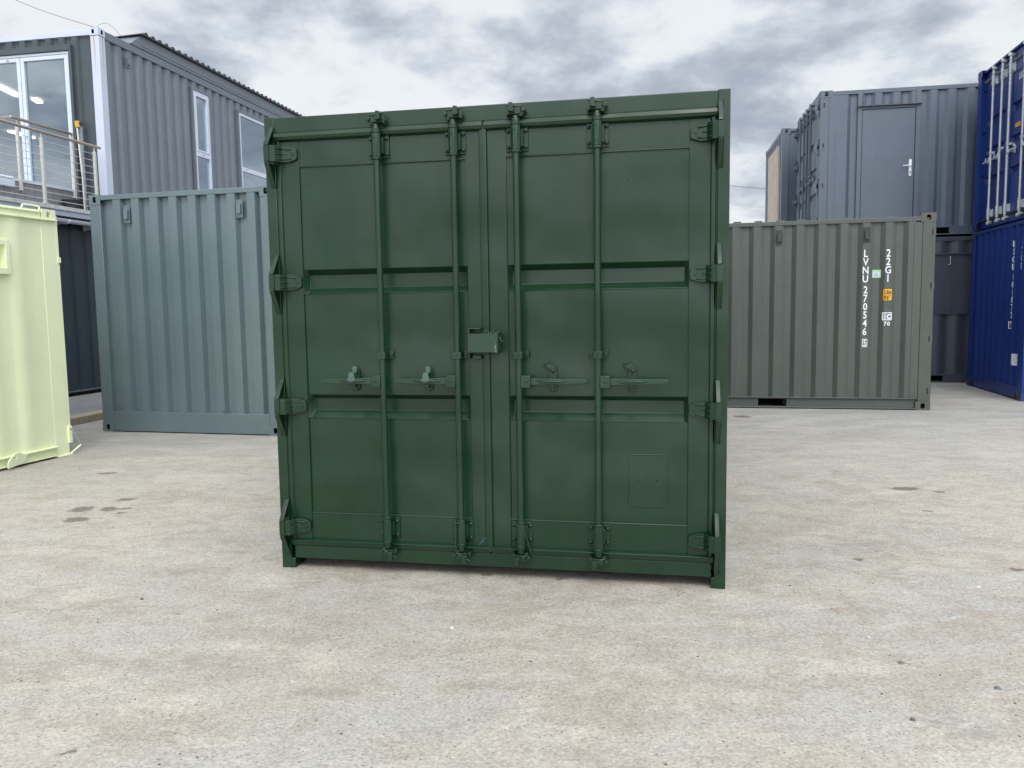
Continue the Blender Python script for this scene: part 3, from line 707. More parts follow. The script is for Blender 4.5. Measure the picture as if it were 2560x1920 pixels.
b.box(1.286, 1.292, 0.0, 0.094, 1.222, 1.322); b.box(1.130, 1.136, 0.06, 0.094, 1.222, 1.322)
for k in range(7): b.ball((1.20+k*0.013, 0.012, 1.323+0.004*math.sin(k*2.1)), 0.009, 8)
lb = b.build('lock_box', GREEN_W, dR, 0.006)
b = MB(f); b.box(1.126, 1.190, 0.0, 0.060, 1.342, 1.349); b.box(1.126, 1.133, 0.0, 0.060, 1.188, 1.349)
b.box(1.140, 1.187, 0.0, 0.030, 1.186, 1.205); b.build('lock_bracket', GREEN_W, dL, 0.002)
b = MB(f); b.path([(1.294, 0.05, 1.302), (1.297, 0.055, 1.286), (1.303, 0.055, 1.277), (1.311, 0.055, 1.280), (1.316, 0.055, 1.292)], 0.0035, 8)
b.build('wire_hook', GREEN_W, dR, 0)
b = MB(f); b.box(1.950, 2.148, -0.0125, -0.0070, 0.413, 0.687); b.tube((1.952, -0.008, 0.688), (2.146, -0.008, 0.688), 0.004, 6)
for u in (2.005, 2.095): b.ball((u, -0.006, 0.557), 0.006, 8)
b.build('data_plate', GREEN, dR, 0.0015)
b = MB(f)   # old twisted seal wire hanging from the third bar
for ph in (0, math.pi):
    pts = [(1.404+0.036*t/20+0.003*math.cos(t*1.5+ph), 0.060-0.03*t/20+0.003*math.sin(t*1.5+ph), 0.308-0.170*t/20-0.004*math.sin(t*.3)) for t in range(21)]
    b.path(pts, 0.0022, 6)
b.path([(1.366, 0.07, 0.318), (1.384, 0.078, 0.312), (1.404, 0.062, 0.308)], 0.003, 6)
b.build('seal_wire', GREEN_W, dR, 0)
b = MB(f)
pts = [(1.040+0.002*math.sin(t), 0.075, 0.312-0.150*t/16) for t in range(17)]; b.path(pts, 0.0028, 6)
b.path([(1.040, 0.075, 0.312), (1.062, 0.078, 0.318), (1.084, 0.06, 0.316)], 0.003, 6); b.build('seal_wire', GREEN_W, dL, 0)
b = MB(f); random.seed(4)
for k in range(9):
    u = 1.148+k*0.004; z = 0.180+k*0.005
    b.add([(u, 0.0-0.0022, z), (u+0.003, -0.0022, z-0.001), (u+0.024, -0.0022, z+0.017), (u+0.022, -0.0022, z+0.019)], [(0, 1, 2, 3)])
b.build('chalk_mark', SCUFFB, dL, 0)
# ghost of the old lettering under the new paint
GHOST = GREEN
for word, u0, st_, z in (('FSCU', 1.545, 0.058, 2.035), ('942703', 1.895, 0.052, 2.030), ('22G1', 1.900, 0.052, 1.880)):
    decal(f, [shift(text_polys(c_, 0.095, 0.62, 0.01), u0+k*st_, z) for k, c_ in enumerate(word)], None, 'old_lettering', GHOST, dR, -0.0116)
# body
pr = corr(0.10, ML-0.10, 0.2, 21, 0.072, 0.068, 0.070, 0.036)
for fn in ('left', 'right'):
    b = MB(fm[fn]); b.sheet(pr, 0.15, H-0.06); b.build('corrugated_panel', GREEN, root, 0)
    b = MB(fm[fn]); b.box(0.15, ML-0.15, -0.06, 0.0, H-0.065, H-0.008); b.build('top_rail', GREEN, root, 0.004)
    b = MB(fm[fn]); b.box(0.15, ML-0.15, -0.06, 0.0, 0.05, 0.16); b.build('bottom_rail', GREEN, root, 0.004)
b = MB(fm['back']); b.sheet(corr(0.10, W-0.10, 0.2, 8, 0.1, 0.033, 0.09, 0.035), 0.15, H-0.06); b.build('corrugated_panel', GREEN, root, 0)
b = MB(); b.box(0.03, W-0.03, 0.11, ML-0.03, H-0.05, H-0.02); b.build('roof', GREEN, root, 0)
b = MB(); b.box(0.06, W-0.06, 0.11, ML-0.05, 0.13, 0.16)
for k in range(12): b.box(0.07, W-0.07, 0.40+k*0.45, 0.46+k*0.45, 0.03, 0.129)
b.box(1.64, 1.78, 0.16, 0.36, 0.028, 0.1295)
b.build('underframe', DARK, root, 0)

# ================================================================== SAGE CONTAINER
H = 2.862
root = thing('shipping_container', 'sage blue-grey container with ribbed end wall and two vents, left of the dark green one', 'shipping container', (-5.0491, 9.87107, 0), -0.243741)
fm = faces_map(2.44, 6.06)
P = corr(0.13, 2.31, 0.323, 8, 0.101, 0.027, 0.101, 0.058, -0.004)
container(root, 2.44, 6.06, H, SAGE, {
  'front': dict(t='corr', prof=P, zb=0.25, zt=2.797, railtop=2.856, beamz=(0.012, 0.25), hole=0.5, cw=0.158, beam_o=0.001),
  'left': dict(t='corr', prof=corr(0.13, 5.93, 0.2, 21, 0.072, 0.068, 0.070, 0.036)),
  'right': dict(t='corr', prof=corr(0.13, 5.93, 0.2, 21, 0.072, 0.068, 0.070, 0.036)),
  'back': dict(t='corr', prof=P, cast=False)}, post=0.15)
vent(root, fm['front'], 0.506, 2.617, SAGE, o=-0.02); vent(root, fm['front'], 2.012, 2.620, SAGE, o=-0.02)
b = MB(fm['front']); b.path([(0.164, 0.0, 1.03), (0.175, 0.02, 1.022), (0.19, 0.02, 1.03)], 0.005, 8)
b.path([(1.70, 0.004, 0.262), (1.705, 0.03, 0.285), (1.735, 0.03, 0.292)], 0.005, 8); b.build('lashing_hook', SAGE, root, 0)

# ================================================================== OLIVE CONTAINER
H = 2.602; OL = 6.06; OX = OL-2.620
ang = -0.224943
ox = 3.01314-OX*math.cos(ang); oy = 11.26602-OX*math.sin(ang)
root = thing('shipping_container', 'olive grey container lettered LVNU 270546, right of the dark green one', 'shipping container', (ox, oy, 0), ang)
fm = faces_map(OL, 2.44); S = OX
Po = corr(0.12, OL-0.2, S+0.335-0.28*13, 22, 0.082, 0.058, 0.082, 0.038, -0.004)
container(root, OL, 2.44, H, OLIVE, {
  'front': dict(t='corr', prof=Po, zb=0.155, zt=2.500, railtop=2.556, rail_o=0.0, beamz=(0.014, 0.16), pockets=[(S-2.32+0.35, S-2.32+0.72), (S+0.425, S+0.800)], pz=(0.030, 0.132), lip=True, cw=0.180, hole=0.5, beam_o=-0.03),
  'right': dict(t='flatwall'), 'left': dict(t='flatwall', cast=False), 'back': dict(t='corr', prof=Po, cast=False)}, OLIVE_R, post=0.155, roof='corr')
b = MB(fm['front']); b.box(S+2.362, S+2.462, -0.05, 0.001, 0.165, 2.485); b.build('post_flange', OLIVE, root, 0.003)
b = MB(fm['front']); b.box(S+2.466, S+2.612, -0.02, 0.0035, 0.122, 2.482)
b.build('post_facing', OLIVE_S, root, 0.003)
for z0 in (2.307, 1.607, 0.908, 0.212):
    b = MB(fm['front']); b.box(S+2.566, S+2.6225, -0.02, 0.0045, z0, z0+0.094); b.m = 1
    b.box(S+2.574, S+2.590, 0.004, 0.006, z0+0.008, z0+0.086); b.build('hinge_recess', [OLIVE, DARK], root, 0.0)  # raised dark strip, painted shade of the recess
vent(root, fm['front'], S+0.668, 2.340, OLIVE_D, o=-0.003, w=0.086); vent(root, fm['front'], S+1.781, 2.340, OLIVE_D, o=-0.003, w=0.086)
f = fm['front']; fz = 2.147
for it in (vert_text('LVNU', S+1.776, fz, 0.100, 0.1115, 0.80, 0.017), vert_text('270546', S+1.782, 1.664, 0.098, 0.1115, 0.80, 0.017),
           vert_text('5', S+1.788, 0.946, 0.086, 0.1, 0.70, 0.02)+[frame2(S+1.756, S+1.821, 0.849, 0.957, 0.008)],
           vert_text('22G1', S+2.055, 2.146, 0.100, 0.1105, 0.80, 0.017),
           [frame2(S+1.997, S+2.119, 1.205, 1.310, 0.012), rect2(S+2.037, S+2.043, 1.217, 1.298), shift(text_polys('i', 0.078, 0.8, 0.02), S+2.023, 1.219),
            shift(text_polys('c', 0.096, 1.0, 0.03), S+2.077, 1.222)],
           [shift(text_polys('7', 0.055, 0.95, 0.03), S+2.036, 1.133), shift(text_polys('0', 0.055, 0.95, 0.03), S+2.078, 1.133)]):
    decal(f, it, Po, 'lettering', WHITEM, root, 0.003)
decal(f, [rect2(S+1.865, S+1.973, 1.772, 1.877)], Po, 'sticker', LGREEN, root, 0.003)['label'] = 'green-edged white paper sticker'
st = [o for o in root.children if o.name.startswith('sticker')][-1]
decal(f, [rect2(S+1.874, S+1.964, 1.780, 1.850)], Po, 'paper', simple('paper_white', (0.62, 0.68, 0.72), 0.7), st, 0.0045)
decal(f, [rect2(S+1.885, S+1.885+w, z, z+0.004) for w, z in ((0.04, 1.838), (0.055, 1.826), (0.035, 1.814), (0.06, 1.802), (0.065, 1.792))], Po, 'print', simple('print_grey', (0.30, 0.34, 0.38), 0.7), st, 0.006)
def rrect(u0, u1, z0, z1, r):
    pts = []
    for cx, cz, a0 in ((u1-r, z1-r, 0), (u0+r, z1-r, 90), (u0+r, z0+r, 180), (u1-r, z0+r, 270)):
        for k in range(5): a = R(a0+k*22.5); pts.append((cx+r*math.cos(a), cz+r*math.sin(a)))
    return pts, [tuple(range(len(pts)))]
st = decal(f, [rrect(S+1.996, S+2.118, 1.461, 1.629, 0.016)], Po, 'sticker', BLACKV, root, 0.003); st['label'] = 'amber height sticker reading 2.6m 8\'6"'
decal(f, [rrect(S+2.002, S+2.112, 1.468, 1.622, 0.012)], Po, 'face', AMBER, st, 0.0045)
decal(f, [shift(text_polys('2.6m', 0.058, 0.62, 0.02), S+2.057, 1.551), shift(text_polys("8'6\"", 0.058, 0.66, 0.02), S+2.050, 1.478)], Po, 'lettering', BLACKV, st, 0.006)

# ================================================================== GREY STACK (long sides towards the yard)
GX, GY, GA = 5.55, 14.74, R(-10.5)
GL, GD = 6.06, 2.44
# lower
H = 2.585
root = thing('shipping_container', 'dark grey container with a flat hatch panel, bottom of the grey stack', 'shipping container', (GX, GY, 0), GA, 'grey containers stacked at the back')
fm = faces_map(GL, GD)
Pg = corr(0.14, GL-0.2, 2.03-0.30*6, 20, 0.085, 0.065, 0.085, 0.040, -0.004)
container(root, GL, GD, H, GREYD, {
  'front': dict(t='corr', prof=Pg, zb=0.145, zt=2.495, railtop=2.572, beamz=(0.012, 0.150), pockets=[(1.60, 2.18), (3.6, 3.97)], pz=(0.026, 0.122),
     segs=[(0.145, 1.05, 0.14, 2.5), (1.05, 3.3, 0.14, 1.225), (1.05, 3.3, 2.275, 2.5), (3.3, GL-0.2, 0.14, 2.5)]),
  'left': dict(t='flatwall'), 'right': dict(t='flatwall', cast=False), 'back': dict(t='corr', prof=Pg, cast=False)}, post=0.15)
b = MB(fm['front']); b.box(1.05, 3.3, -0.04, -0.015, 1.225, 2.275); b.box(1.05, 3.3, -0.04, 0.02, 2.262, 2.285); b.box(1.05, 3.3, -0.04, 0.012, 1.215, 1.238)
b.box(2.272, 2.277, -0.015, -0.012, 1.24, 2.26); b.build('hatch_panel', GREYD, root, 0.003)
b = MB(fm['front']); b.path([(2.222, 0.02, 2.23), (2.222, 0.03, 2.10), (2.215, 0.035, 2.085), (2.168, 0.04, 2.085)], 0.006, 8); b.build('hook', STEEL, root, 0)
# upper
H2 = 2.575
root = thing('shipping_container', 'mid grey container with a steel personnel door, on top of the stack', 'shipping container', (GX, GY, 2.61), GA, 'grey containers stacked at the back')
Pu = corr(0.20, GL-0.2, 1.82-0.30*6, 20, 0.100, 0.060, 0.080, 0.040, -0.004)
Pu = [(0.2, -0.004), (0.46, -0.004), (0.52, -0.044), (0.64, -0.044), (0.66, -0.044)] + [q for q in Pu if q[0] > 0.70]
container(root, GL, GD, H2, GREY, {
  'front': dict(t='corr', prof=Pu, zb=0.150, zt=2.49, railtop=2.560, beamz=(0.0, 0.150), pockets=[(1.45, 2.20), (3.6, 3.97)], pz=(0.018, 0.125), cw=0.205,
     segs=[(0.265, 0.64, 0.145, 2.5), (0.64, 1.67, 2.27, 2.5), (1.67, GL-0.2, 0.145, 2.5)]),
  'right': dict(t='flatwall', cast=False), 'back': dict(t='corr', prof=Pu, cast=False), 'left': dict(t='none', cw=0.16)}, post=0.15)
f = fm['front']
b = MB(f); b.box(0.15, 0.268, -0.05, 0.002, 0.15, 2.49); b.build('post_flange', GREY, root, 0.004)
for z0 in (2.285, 1.585, 0.885):
    b = MB(f); b.box(0.035, 0.085, -0.01, 0.003, z0, z0+0.09); b.m = 1; b.box(0.055, 0.074, 0.002, 0.005, z0+0.008, z0+0.082); b.build('hinge_recess', [GREY, DARK], root, 0)  # dark strip on the face paints the shade of the recess
b = MB(f); b.box(0.632, 0.705, -0.05, 0.006, 0.15, 2.495); b.box(1.592, 1.668, -0.05, 0.006, 0.15, 2.495)
b.box(0.706, 1.591, -0.05, 0.004, 2.215, 2.272); b.box(0.706, 1.591, -0.05, 0.004, 0.15, 0.18)
b.build('door_frame', GREY, root, 0.003)
b = MB(f); b.prism([(0.0, 2.262), (0.0, 2.290), (0.055, 2.268), (0.055, 2.258)], 0, 0.625, 1.680); b.build('rain_lintel', GREYD, root, 0.002)
b = MB(f); b.box(0.713, 1.583, -0.04, -0.003, 0.185, 2.207)
dr = b.build('personnel_door', GREY, root, 0.003)
b = MB(f)
for z0 in (2.03, 1.20, 0.45): b.tube((0.709, 0.008, z0-0.045), (0.709, 0.008, z0+0.045), 0.009, 10)
b.build('door_hinge', GREY, dr, 0)
b = MB(f); b.prism(rrect(1.498, 1.542, 1.035, 1.325, 0.02)[0], 1, -0.004, 0.008)
b.tube((1.522, 0.0, 1.215), (1.522, 0.045, 1.215), 0.010, 10); b.tube((1.526, 0.045, 1.215), (1.390, 0.048, 1.213), 0.0095, 10, 0.007)
b.m = 1; b.tube((1.522, 0.007, 1.105), (1.522, 0.012, 1.105), 0.012, 10); b.box(1.517, 1.527, 0.007, 0.011, 1.065, 1.105)
b.build('door_handle', [WHITEM, JOINT], dr, 0.001)
o3 = lambda H_: dict(sill=(0.02, 0.150), head=H_-0.175, postw=0.085, mid=1.22, pL=(0.26, 1.09), pR=(1.35, 2.18), low=0.33, top=H_-0.36,
   recess=[(0.74, 0.765, 0.825, 0.85), (1.20, 1.225, 1.285, 1.31), (1.66, 1.685, 1.765, 1.79)], seal_t=(H_-0.215, H_-0.178), seal_b=(0.150, 0.178),
   hinge=[2.300, 1.62, 0.93, 0.235], rodsL=(0.75, 1.145), rodsR=(1.475, 1.88), cam_t=H_-0.135, cam_b=0.125, brk_t=(H_-0.355, H_-0.215), brk_b=(0.165, 0.300), clamp=(1.17, 1.21), handle=1.08)
og = o3(H2); og['rodsL'] = (0.650, 1.050); og['rodsR'] = (1.390, 1.795)
fl = lambda p: (-p[1]-0.0, 2.44-p[0], p[2])
door_end(root, fl, 2.44, H2, GREY, og)
hinge_lugs(root, fl, 2.44, H2, og['hinge'], 0.085, GREY)

# second grey stack, behind
for lv, lab in ((0, 'grey container carrying the one with the plywood sheet, behind the stack'), (1, 'grey container with a plywood sheet on its end wall, farthest back')):
    D2 = 2.75
    root = thing('shipping_container', lab, 'shipping container', (5.88, 17.76, 0 if lv == 0 else 2.605), GA, 'grey containers stacked at the back')
    fm = faces_map(6.06, D2)
    Pq = corr(0.12, D2-0.12, 0.2, 9, 0.10, 0.04, 0.09, 0.040, -0.004)
    container(root, 6.06, D2, 2.58, GREY, {'front': dict(t='corr', prof=corr(0.12, 5.9, 0.55, 20, 0.100, 0.060, 0.080, 0.040, -0.004), cw=0.18),
       'left': dict(t='corr', prof=Pq, cw=0.16, zt=2.49), 'right': dict(t='flatwall', cast=False), 'back': dict(t='flatwall', cast=False)}, post=0.15)
    if lv == 1:
        b = MB(lambda p: (-p[1], p[0], p[2])); b.box(0.44, 2.14, 0.0, 0.018, 0.12, 2.31); b.box(0.44, 2.14, -0.03, 0.0, 0.14, 2.29)
        b.build('plywood_sheet', PLY, root, 0.002)

# ================================================================== BLUE STACK (ends towards the yard)
BX, BY = 7.85, 13.87; BA = math.atan2(-.55, 2.35)
# thing frame: local +x runs away along the length, local -y towards the camera side; the end wall is the 'left' face
H = 2.600
def blue_root(label, z):
    # origin at the near-bottom corner of the visible end
    return thing('shipping_container', label, 'shipping container', (BX+2.44*math.sin(BA), BY-2.44*math.cos(BA), z), BA, 'blue containers stacked at the right edge')
fb = lambda p: (-p[1], 2.44-p[0], p[2])       # u runs from the far corner to the near one
root = blue_root('navy blue container with closed end wall lettered USCU, bottom of the stack', 0)
Pb = corr(0.14, 2.30, 0.26, 8, 0.105, 0.045, 0.085, 0.034, -0.006)
container(root, 6.06, 2.44, H, BLUE, {
  'left': dict(t='corr', prof=Pb, zb=0.185, zt=2.530, railtop=2.588, beamz=(0.018, 0.19), beam_o=0.0, cw=0.16),
  'front': dict(t='corr', prof=corr(0.13, 5.93, 0.2, 21, 0.072, 0.068, 0.070, 0.036)), 'right': dict(t='flatwall', cast=False), 'back': dict(t='corr', prof=corr(0.13, 5.93, 0.2, 21, 0.072, 0.068, 0.070, 0.036), cast=False)}, BLUE_R, post=0.15)
b = MB(fb)
for k in range(9): b.box(0.20+k*0.235, 0.33+k*0.235, -0.05, 0.012, 0.186, 0.198)
b.build('weld_lip', BLUE, root, 0.003)
b = MB(fb)
for u in (0.17, 2.19): b.box(u, u+0.19, -0.02, 0.0025, 0.012, 0.105)
b.build('fork_slot', DARK, root, 0)  # dark patches on the solid rail, painted shade of open slots
for it in (vert_text('USCU', 1.825, 2.325, 0.098, 0.1125, 0.72, 0.030), vert_text('101072', 1.825, 1.842, 0.098, 0.1125, 0.72, 0.030),
           vert_text('7', 1.82, 1.115, 0.085, 0.1, 0.62, 0.02)+[frame2(1.782, 1.858, 1.020, 1.130, 0.009)], vert_text('12GB', 2.135, 2.328, 0.098, 0.1115, 0.72, 0.030)):
    decal(fb, it, Pb, 'lettering', WHITEM, root, 0.003)
lab_ = decal(fb, [rect2(1.99, 2.145, 0.49, 0.66)], Pb, 'sticker', WHITEM, root, 0.003)
decal(fb, [rect2(2.05, 2.05+w, z, z+0.005) for w, z in ((0.07, 0.635), (0.075, 0.615), (0.05, 0.595), (0.07, 0.575), (0.06, 0.555), (0.075, 0.53), (0.04, 0.51))], Pb, 'print', simple('print_dark', (0.2, 0.22, 0.28), 0.7), lab_, 0.005)
root = blue_root('bright blue container with galvanised locking bars on its doors, top of the blue stack', 2.612)
container(root, 6.06, 2.44, H, BLUE, {'left': dict(t='none', cw=0.18),
  'front': dict(t='corr', prof=corr(0.13, 5.93, 0.2, 21, 0.072, 0.068, 0.070, 0.036)), 'right': dict(t='flatwall', cast=False), 'back': dict(t='corr', prof=corr(0.13, 5.93, 0.2, 21, 0.072, 0.068, 0.070, 0.036), cast=False)}, post=0.085)
ob = o3(H); ob['rodsL'] = (0.650, 1.050); ob['rodsR'] = (1.390, 1.960); ob['cammat'] = STEEL; ob['sill'] = (0.02, 0.14)
fb2 = lambda p: fb((p[0], p[1]-0.075, p[2]))
door_end(root, fb2, 2.44, H, BLUE, ob, STEEL, RUBBER, STEEL)
hinge_lugs(root, fb2, 2.44, H, ob['hinge'], 0.085, BLUE)
it = []
for k, ch in enumerate('USCU 101073'):
    if ch != ' ': it.append(shift(text_polys(ch, 0.095, 0.70, 0.025), 1.60+k*0.062, 2.085))
decal(fb2, it[:7], None, 'lettering', WHITEM, ob['door1'], -0.0105)
decal(fb2, [rect2(1.50, 1.70, 1.405, 1.465)], None, 'sticker', AMBER, ob['door1'], -0.0105)
decal(fb2, [rect2(1.52, 1.68, 1.433, 1.437)], None, 'print', simple('print_brown', (0.30, 0.15, 0.02), 0.6), [o for o in ob['door1'].children if o.name.startswith('sticker')][0], -0.009)

# ================================================================== PALE YELLOW CONTAINER (left edge)
YA = R(75.613)
H = 2.492; YL, YD = 2.44, 6.06
ydir = Vector((math.cos(YA), math.sin(YA), 0)); xdir = Vector((ydir.y, -ydir.x, 0))
corner = Vector((-4.62613, 8.05726, 0)) + ydir*0.232
org = corner - xdir*YL - ydir*YD
root = thing('site_container', 'pale yellow-green steel container with a barred vent and a lifting plate, at the left edge', 'shipping container', org, YA-math.pi/2)
uo = YD-0.232                                   # measured u=0 sits here
fy = lambda p: (YL+p[1], p[0], p[2])
for x0, y0 in ((0, 0), (0, YD-0.15)):
    b = MB(); b.box(x0, x0+0.15, y0, y0+0.15, 0, H); b.build('corner_post', PALE, root, 0.005)
b = MB(fy); b.box(uo+0.028, uo+0.205, -0.15, -0.011, 0.0, 2.378); b.box(uo+0.022, uo+0.215, -0.15, 0.022, 0.0, 0.014)
b.build('corner_post', PALE, root, 0.004)
b = MB(fy); b.box(0, 0.18, -0.15, 0.004, 0, H)
b.build('corner_post', PALE, root, 0.004)
b = MB(fy); casting_mb(b, uo+0.038, 2.386, 0.168, 0.100, uo+0.118); b.build('corner_casting', [PALE, PALE], root, 0.004)
b = MB(fy); b.box(0.1, uo+0.037, -0.10, -0.012, 2.392, 2.452); b.box(0.1, uo+0.212, -0.10, 0.020, 2.376, 2.390); b.box(0.1, uo+0.037, -0.12, 0.006, 2.448, 2.456)
b.build('top_rail', PALE, root, 0.003)
b = MB(fy); b.box(0.1, uo+0.027, -0.10, -0.004, 0.030, 0.108); b.box(0.1, uo+0.030, -0.10, 0.032, 0.106, 0.118); b.box(0.1, uo+0.012, -0.10, 0.022, 0.020, 0.031)
b.build('bottom_rail', PALE, root, 0.003)
Py = corr(0.15, uo+0.028, uo-0.344-0.336*17, 18, 0.110, 0.034, 0.158, 0.012, -0.002)
b = MB(fy); VA, VB = uo-1.4, uo-0.41
for a0, a1, s0, s1 in ((Py[0][0], VA, .11, 2.38), (VA, VB, .11, 1.875), (VA, VB, 2.11, 2.38), (VB, Py[-1][0], .11, 2.38)):
    PP = [(a0, prof_at(Py, a0))]+[q for q in Py if a0 < q[0] < a1]+[(a1, prof_at(Py, a1))]; b.sheet(PP, s0, s1)
b.build('corrugated_panel', PALE, root, 0)
b = MB(fy); b.box(uo-0.43, uo-0.385, -0.06, 0.022, 1.83, 2.15); b.box(VA, uo-0.43, -0.06, 0.020, 2.10, 2.15); b.box(VA, uo-0.43, -0.06, 0.030, 1.83, 1.885)
b.box(VA, uo-0.43, -0.06, -0.05, 1.88, 2.11); b.build('vent_window', PALE, root, 0.003)
b = MB(fy)  # hoop on the roof edge
b.path([(uo-0.195, -0.02, 2.452), (uo-0.168, -0.03, 2.478), (uo-0.135, -0.05, 2.512), (uo-0.06, -0.05, 2.516), (uo+0.052, -0.05, 2.514), (uo+0.062, -0.045, 2.505), (uo+0.004, 0.0, 2.452)], 0.0075, 10)
b.build('lifting_hoop', PALE, root, 0)
b = MB(fy)  # lug plate with an eye, angled off the bottom rail
n = 20; base = [(-0.372, 0.106), (-0.44, 0.126), (-0.49, 0.148), (-0.52, 0.154), (-0.56, 0.148), (-0.60, 0.125), (-0.64, 0.10), (-0.66, 0.07), (-0.66, 0.026), (-0.60, 0.028), (-0.43, 0.040)]
ce = (-0.555, 0.115); re = 0.020
ring = [(ce[0]+re*math.cos(2*math.pi*k/n), ce[1]+re*math.sin(2*math.pi*k/n)) for k in range(n)]
def ray_poly(a):
    d = (math.cos(a), math.sin(a)); best = None
    for (x0, y0), (x1, y1) in zip(base, base[1:]+base[:1]):
        ex, ey = x1-x0, y1-y0; det = d[0]*(-ey)+d[1]*ex
        if abs(det) < 1e-9: continue
        t = ((x0-ce[0])*(-ey)+(y0-ce[1])*ex)/det; s_ = (d[0]*(y0-ce[1])-d[1]*(x0-ce[0]))/det
        if t > 0 and -1e-6 <= s_ <= 1+1e-6 and (best is None or t < best): best = t
    return (ce[0]+d[0]*best, ce[1]+d[1]*best)
angs = sorted([2*math.pi*k/40 for k in range(40)]+[math.atan2(y-ce[1], x-ce[0]) % (2*math.pi) for x, y in base]); n = len(angs)
ring = [(ce[0]+re*math.cos(a), ce[1]+re*math.sin(a)) for a in angs]; outr = [ray_poly(a) for a in angs]
off = lambda x: 0.034+(-0.372-x)*0.22
vs = []
for lay in (0, 0.014):
    vs += [(uo+x, off(x)+lay, z) for x, z in outr] + [(uo+x, off(x)+lay, z) for x, z in ring]
fs = []
for k in range(n):
    k2 = (k+1) % n
    fs += [(k, k2, n+k2, n+k), (2*n+k, 3*n+k, 3*n+k2, 2*n+k2), (k, 2*n+k, 2*n+k2, k2), (n+k, n+k2, 3*n+k2, 3*n+k)]
b.add(vs, fs); b.build('lifting_plate', PALE, root, 0.002)
b = MB(); b.box(0.15, YL-0.15, YD-0.06, YD-0.0, 0.05, H-0.05); b.box(0.0, 0.06, 0.15, YD-0.15, 0.05, H-0.05); b.box(0.15, YL-0.15, 0.0, 0.06, 0.05, H-0.05)
b.build('end_panel', PALE, root, 0.003)
b = MB(); b.box(0.03, YL-0.03, 0.03, YD-0.03, H-0.05, H-0.015); b.build('roof', PALE, root, 0.003)
b = MB(); b.box(0.05, YL-0.05, 0.05, YD-0.05, 0.03, 0.10); b.build('underframe', DARK, root, 0)
# door edge strip seen past the corner
b = MB(fy); b.box(YD-0.026, YD+0.006, -0.10, -0.012, 0.13, 2.435); b.box(YD-0.024, YD+0.014, -0.10, 0.0, 1.965, 2.02); b.box(YD-0.040, YD+0.002, -0.12, 0.010, 0.125, 0.30)
b.m = 1; b.tube((YD-0.016, 0.005, 0.262), (YD-0.016, 0.013, 0.262), 0.009, 10)
b.build('door_edge', [PALE, DARK], root, 0.003)
b = MB(fy); b.tube((YD-0.03, 0.0, 0.012), (YD+0.08, 0.03, 0.085), 0.009, 10); b.tube((YD-0.09, 0.01, 0.012), (YD-0.02, 0.01, 0.012), 0.008, 8); b.build('drop_bolt', PALE, root, 0)
b = MB(fy); b.path([(YD+0.08, 0.03, 0.085), (YD+0.07, 0.028, 0.12), (YD+0.045, 0.02, 0.17), (YD+0.016, 0.005, 0.255)], 0.0018, 6); b.build('chain', STEEL, root, 0)

# ================================================================== OFFICE BUILDING (stacked cabins, left background)
A = R(79.3); dv = Vector((math.cos(A), math.sin(A), 0)); nout = Vector((math.sin(A), -math.cos(A), 0))
P0 = Vector((-7.07, 13.3, 0)); CR = P0+nout*0.35+dv*0.40      # corner of the upper storey
root = thing('office_building', 'two-storey office made of grey container cabins, white corner post and tall white windows', 'building', CR, A-math.pi/2)
# local frame: +y along the long side away from camera, +x outwards (right), -x along the glazed end
fr = lambda p: (p[1], p[0], p[2])             # long side: u -> +y, out -> +x
fe = lambda p: (p[0], -p[1], p[2])            # end: u -> x (negative to the left), out -> -y
Z0, Z1 = 3.06, 6.08; BLn = 12.0; EW = 7.5
b = MB(); b.box(-0.150, 0.001, -0.001, 0.155, Z0, 5.955); b.build('corner_post', WHITER, root, 0.006)
b = MB(fe)
def oval_cast(b, u0, w): casting_mb(b, u0, 5.962, w, 0.122, u0+w*0.40)
oval_cast(b, -0.155, 0.156); b.fn = fr; casting_mb(b, 0.0, 5.962, 0.160, 0.118, 0.085)
b.build('corner_casting', [WHITEP, DARK], root, 0.004)  # casting holes lined dark to paint their inner shade
b = MB(fe); b.box(-EW, -0.152, -0.05, 0.0, 5.975, 6.062); b.build('end_top_rail', WHITEP, root, 0.004)
b = MB(fr); b.box(0.158, BLn, -0.06, 0.004, 5.940, 6.002); b.box(0.158, BLn, -0.06, -0.004, 6.003, 6.072); b.build('side_top_rail', BGREY, root, 0.004)
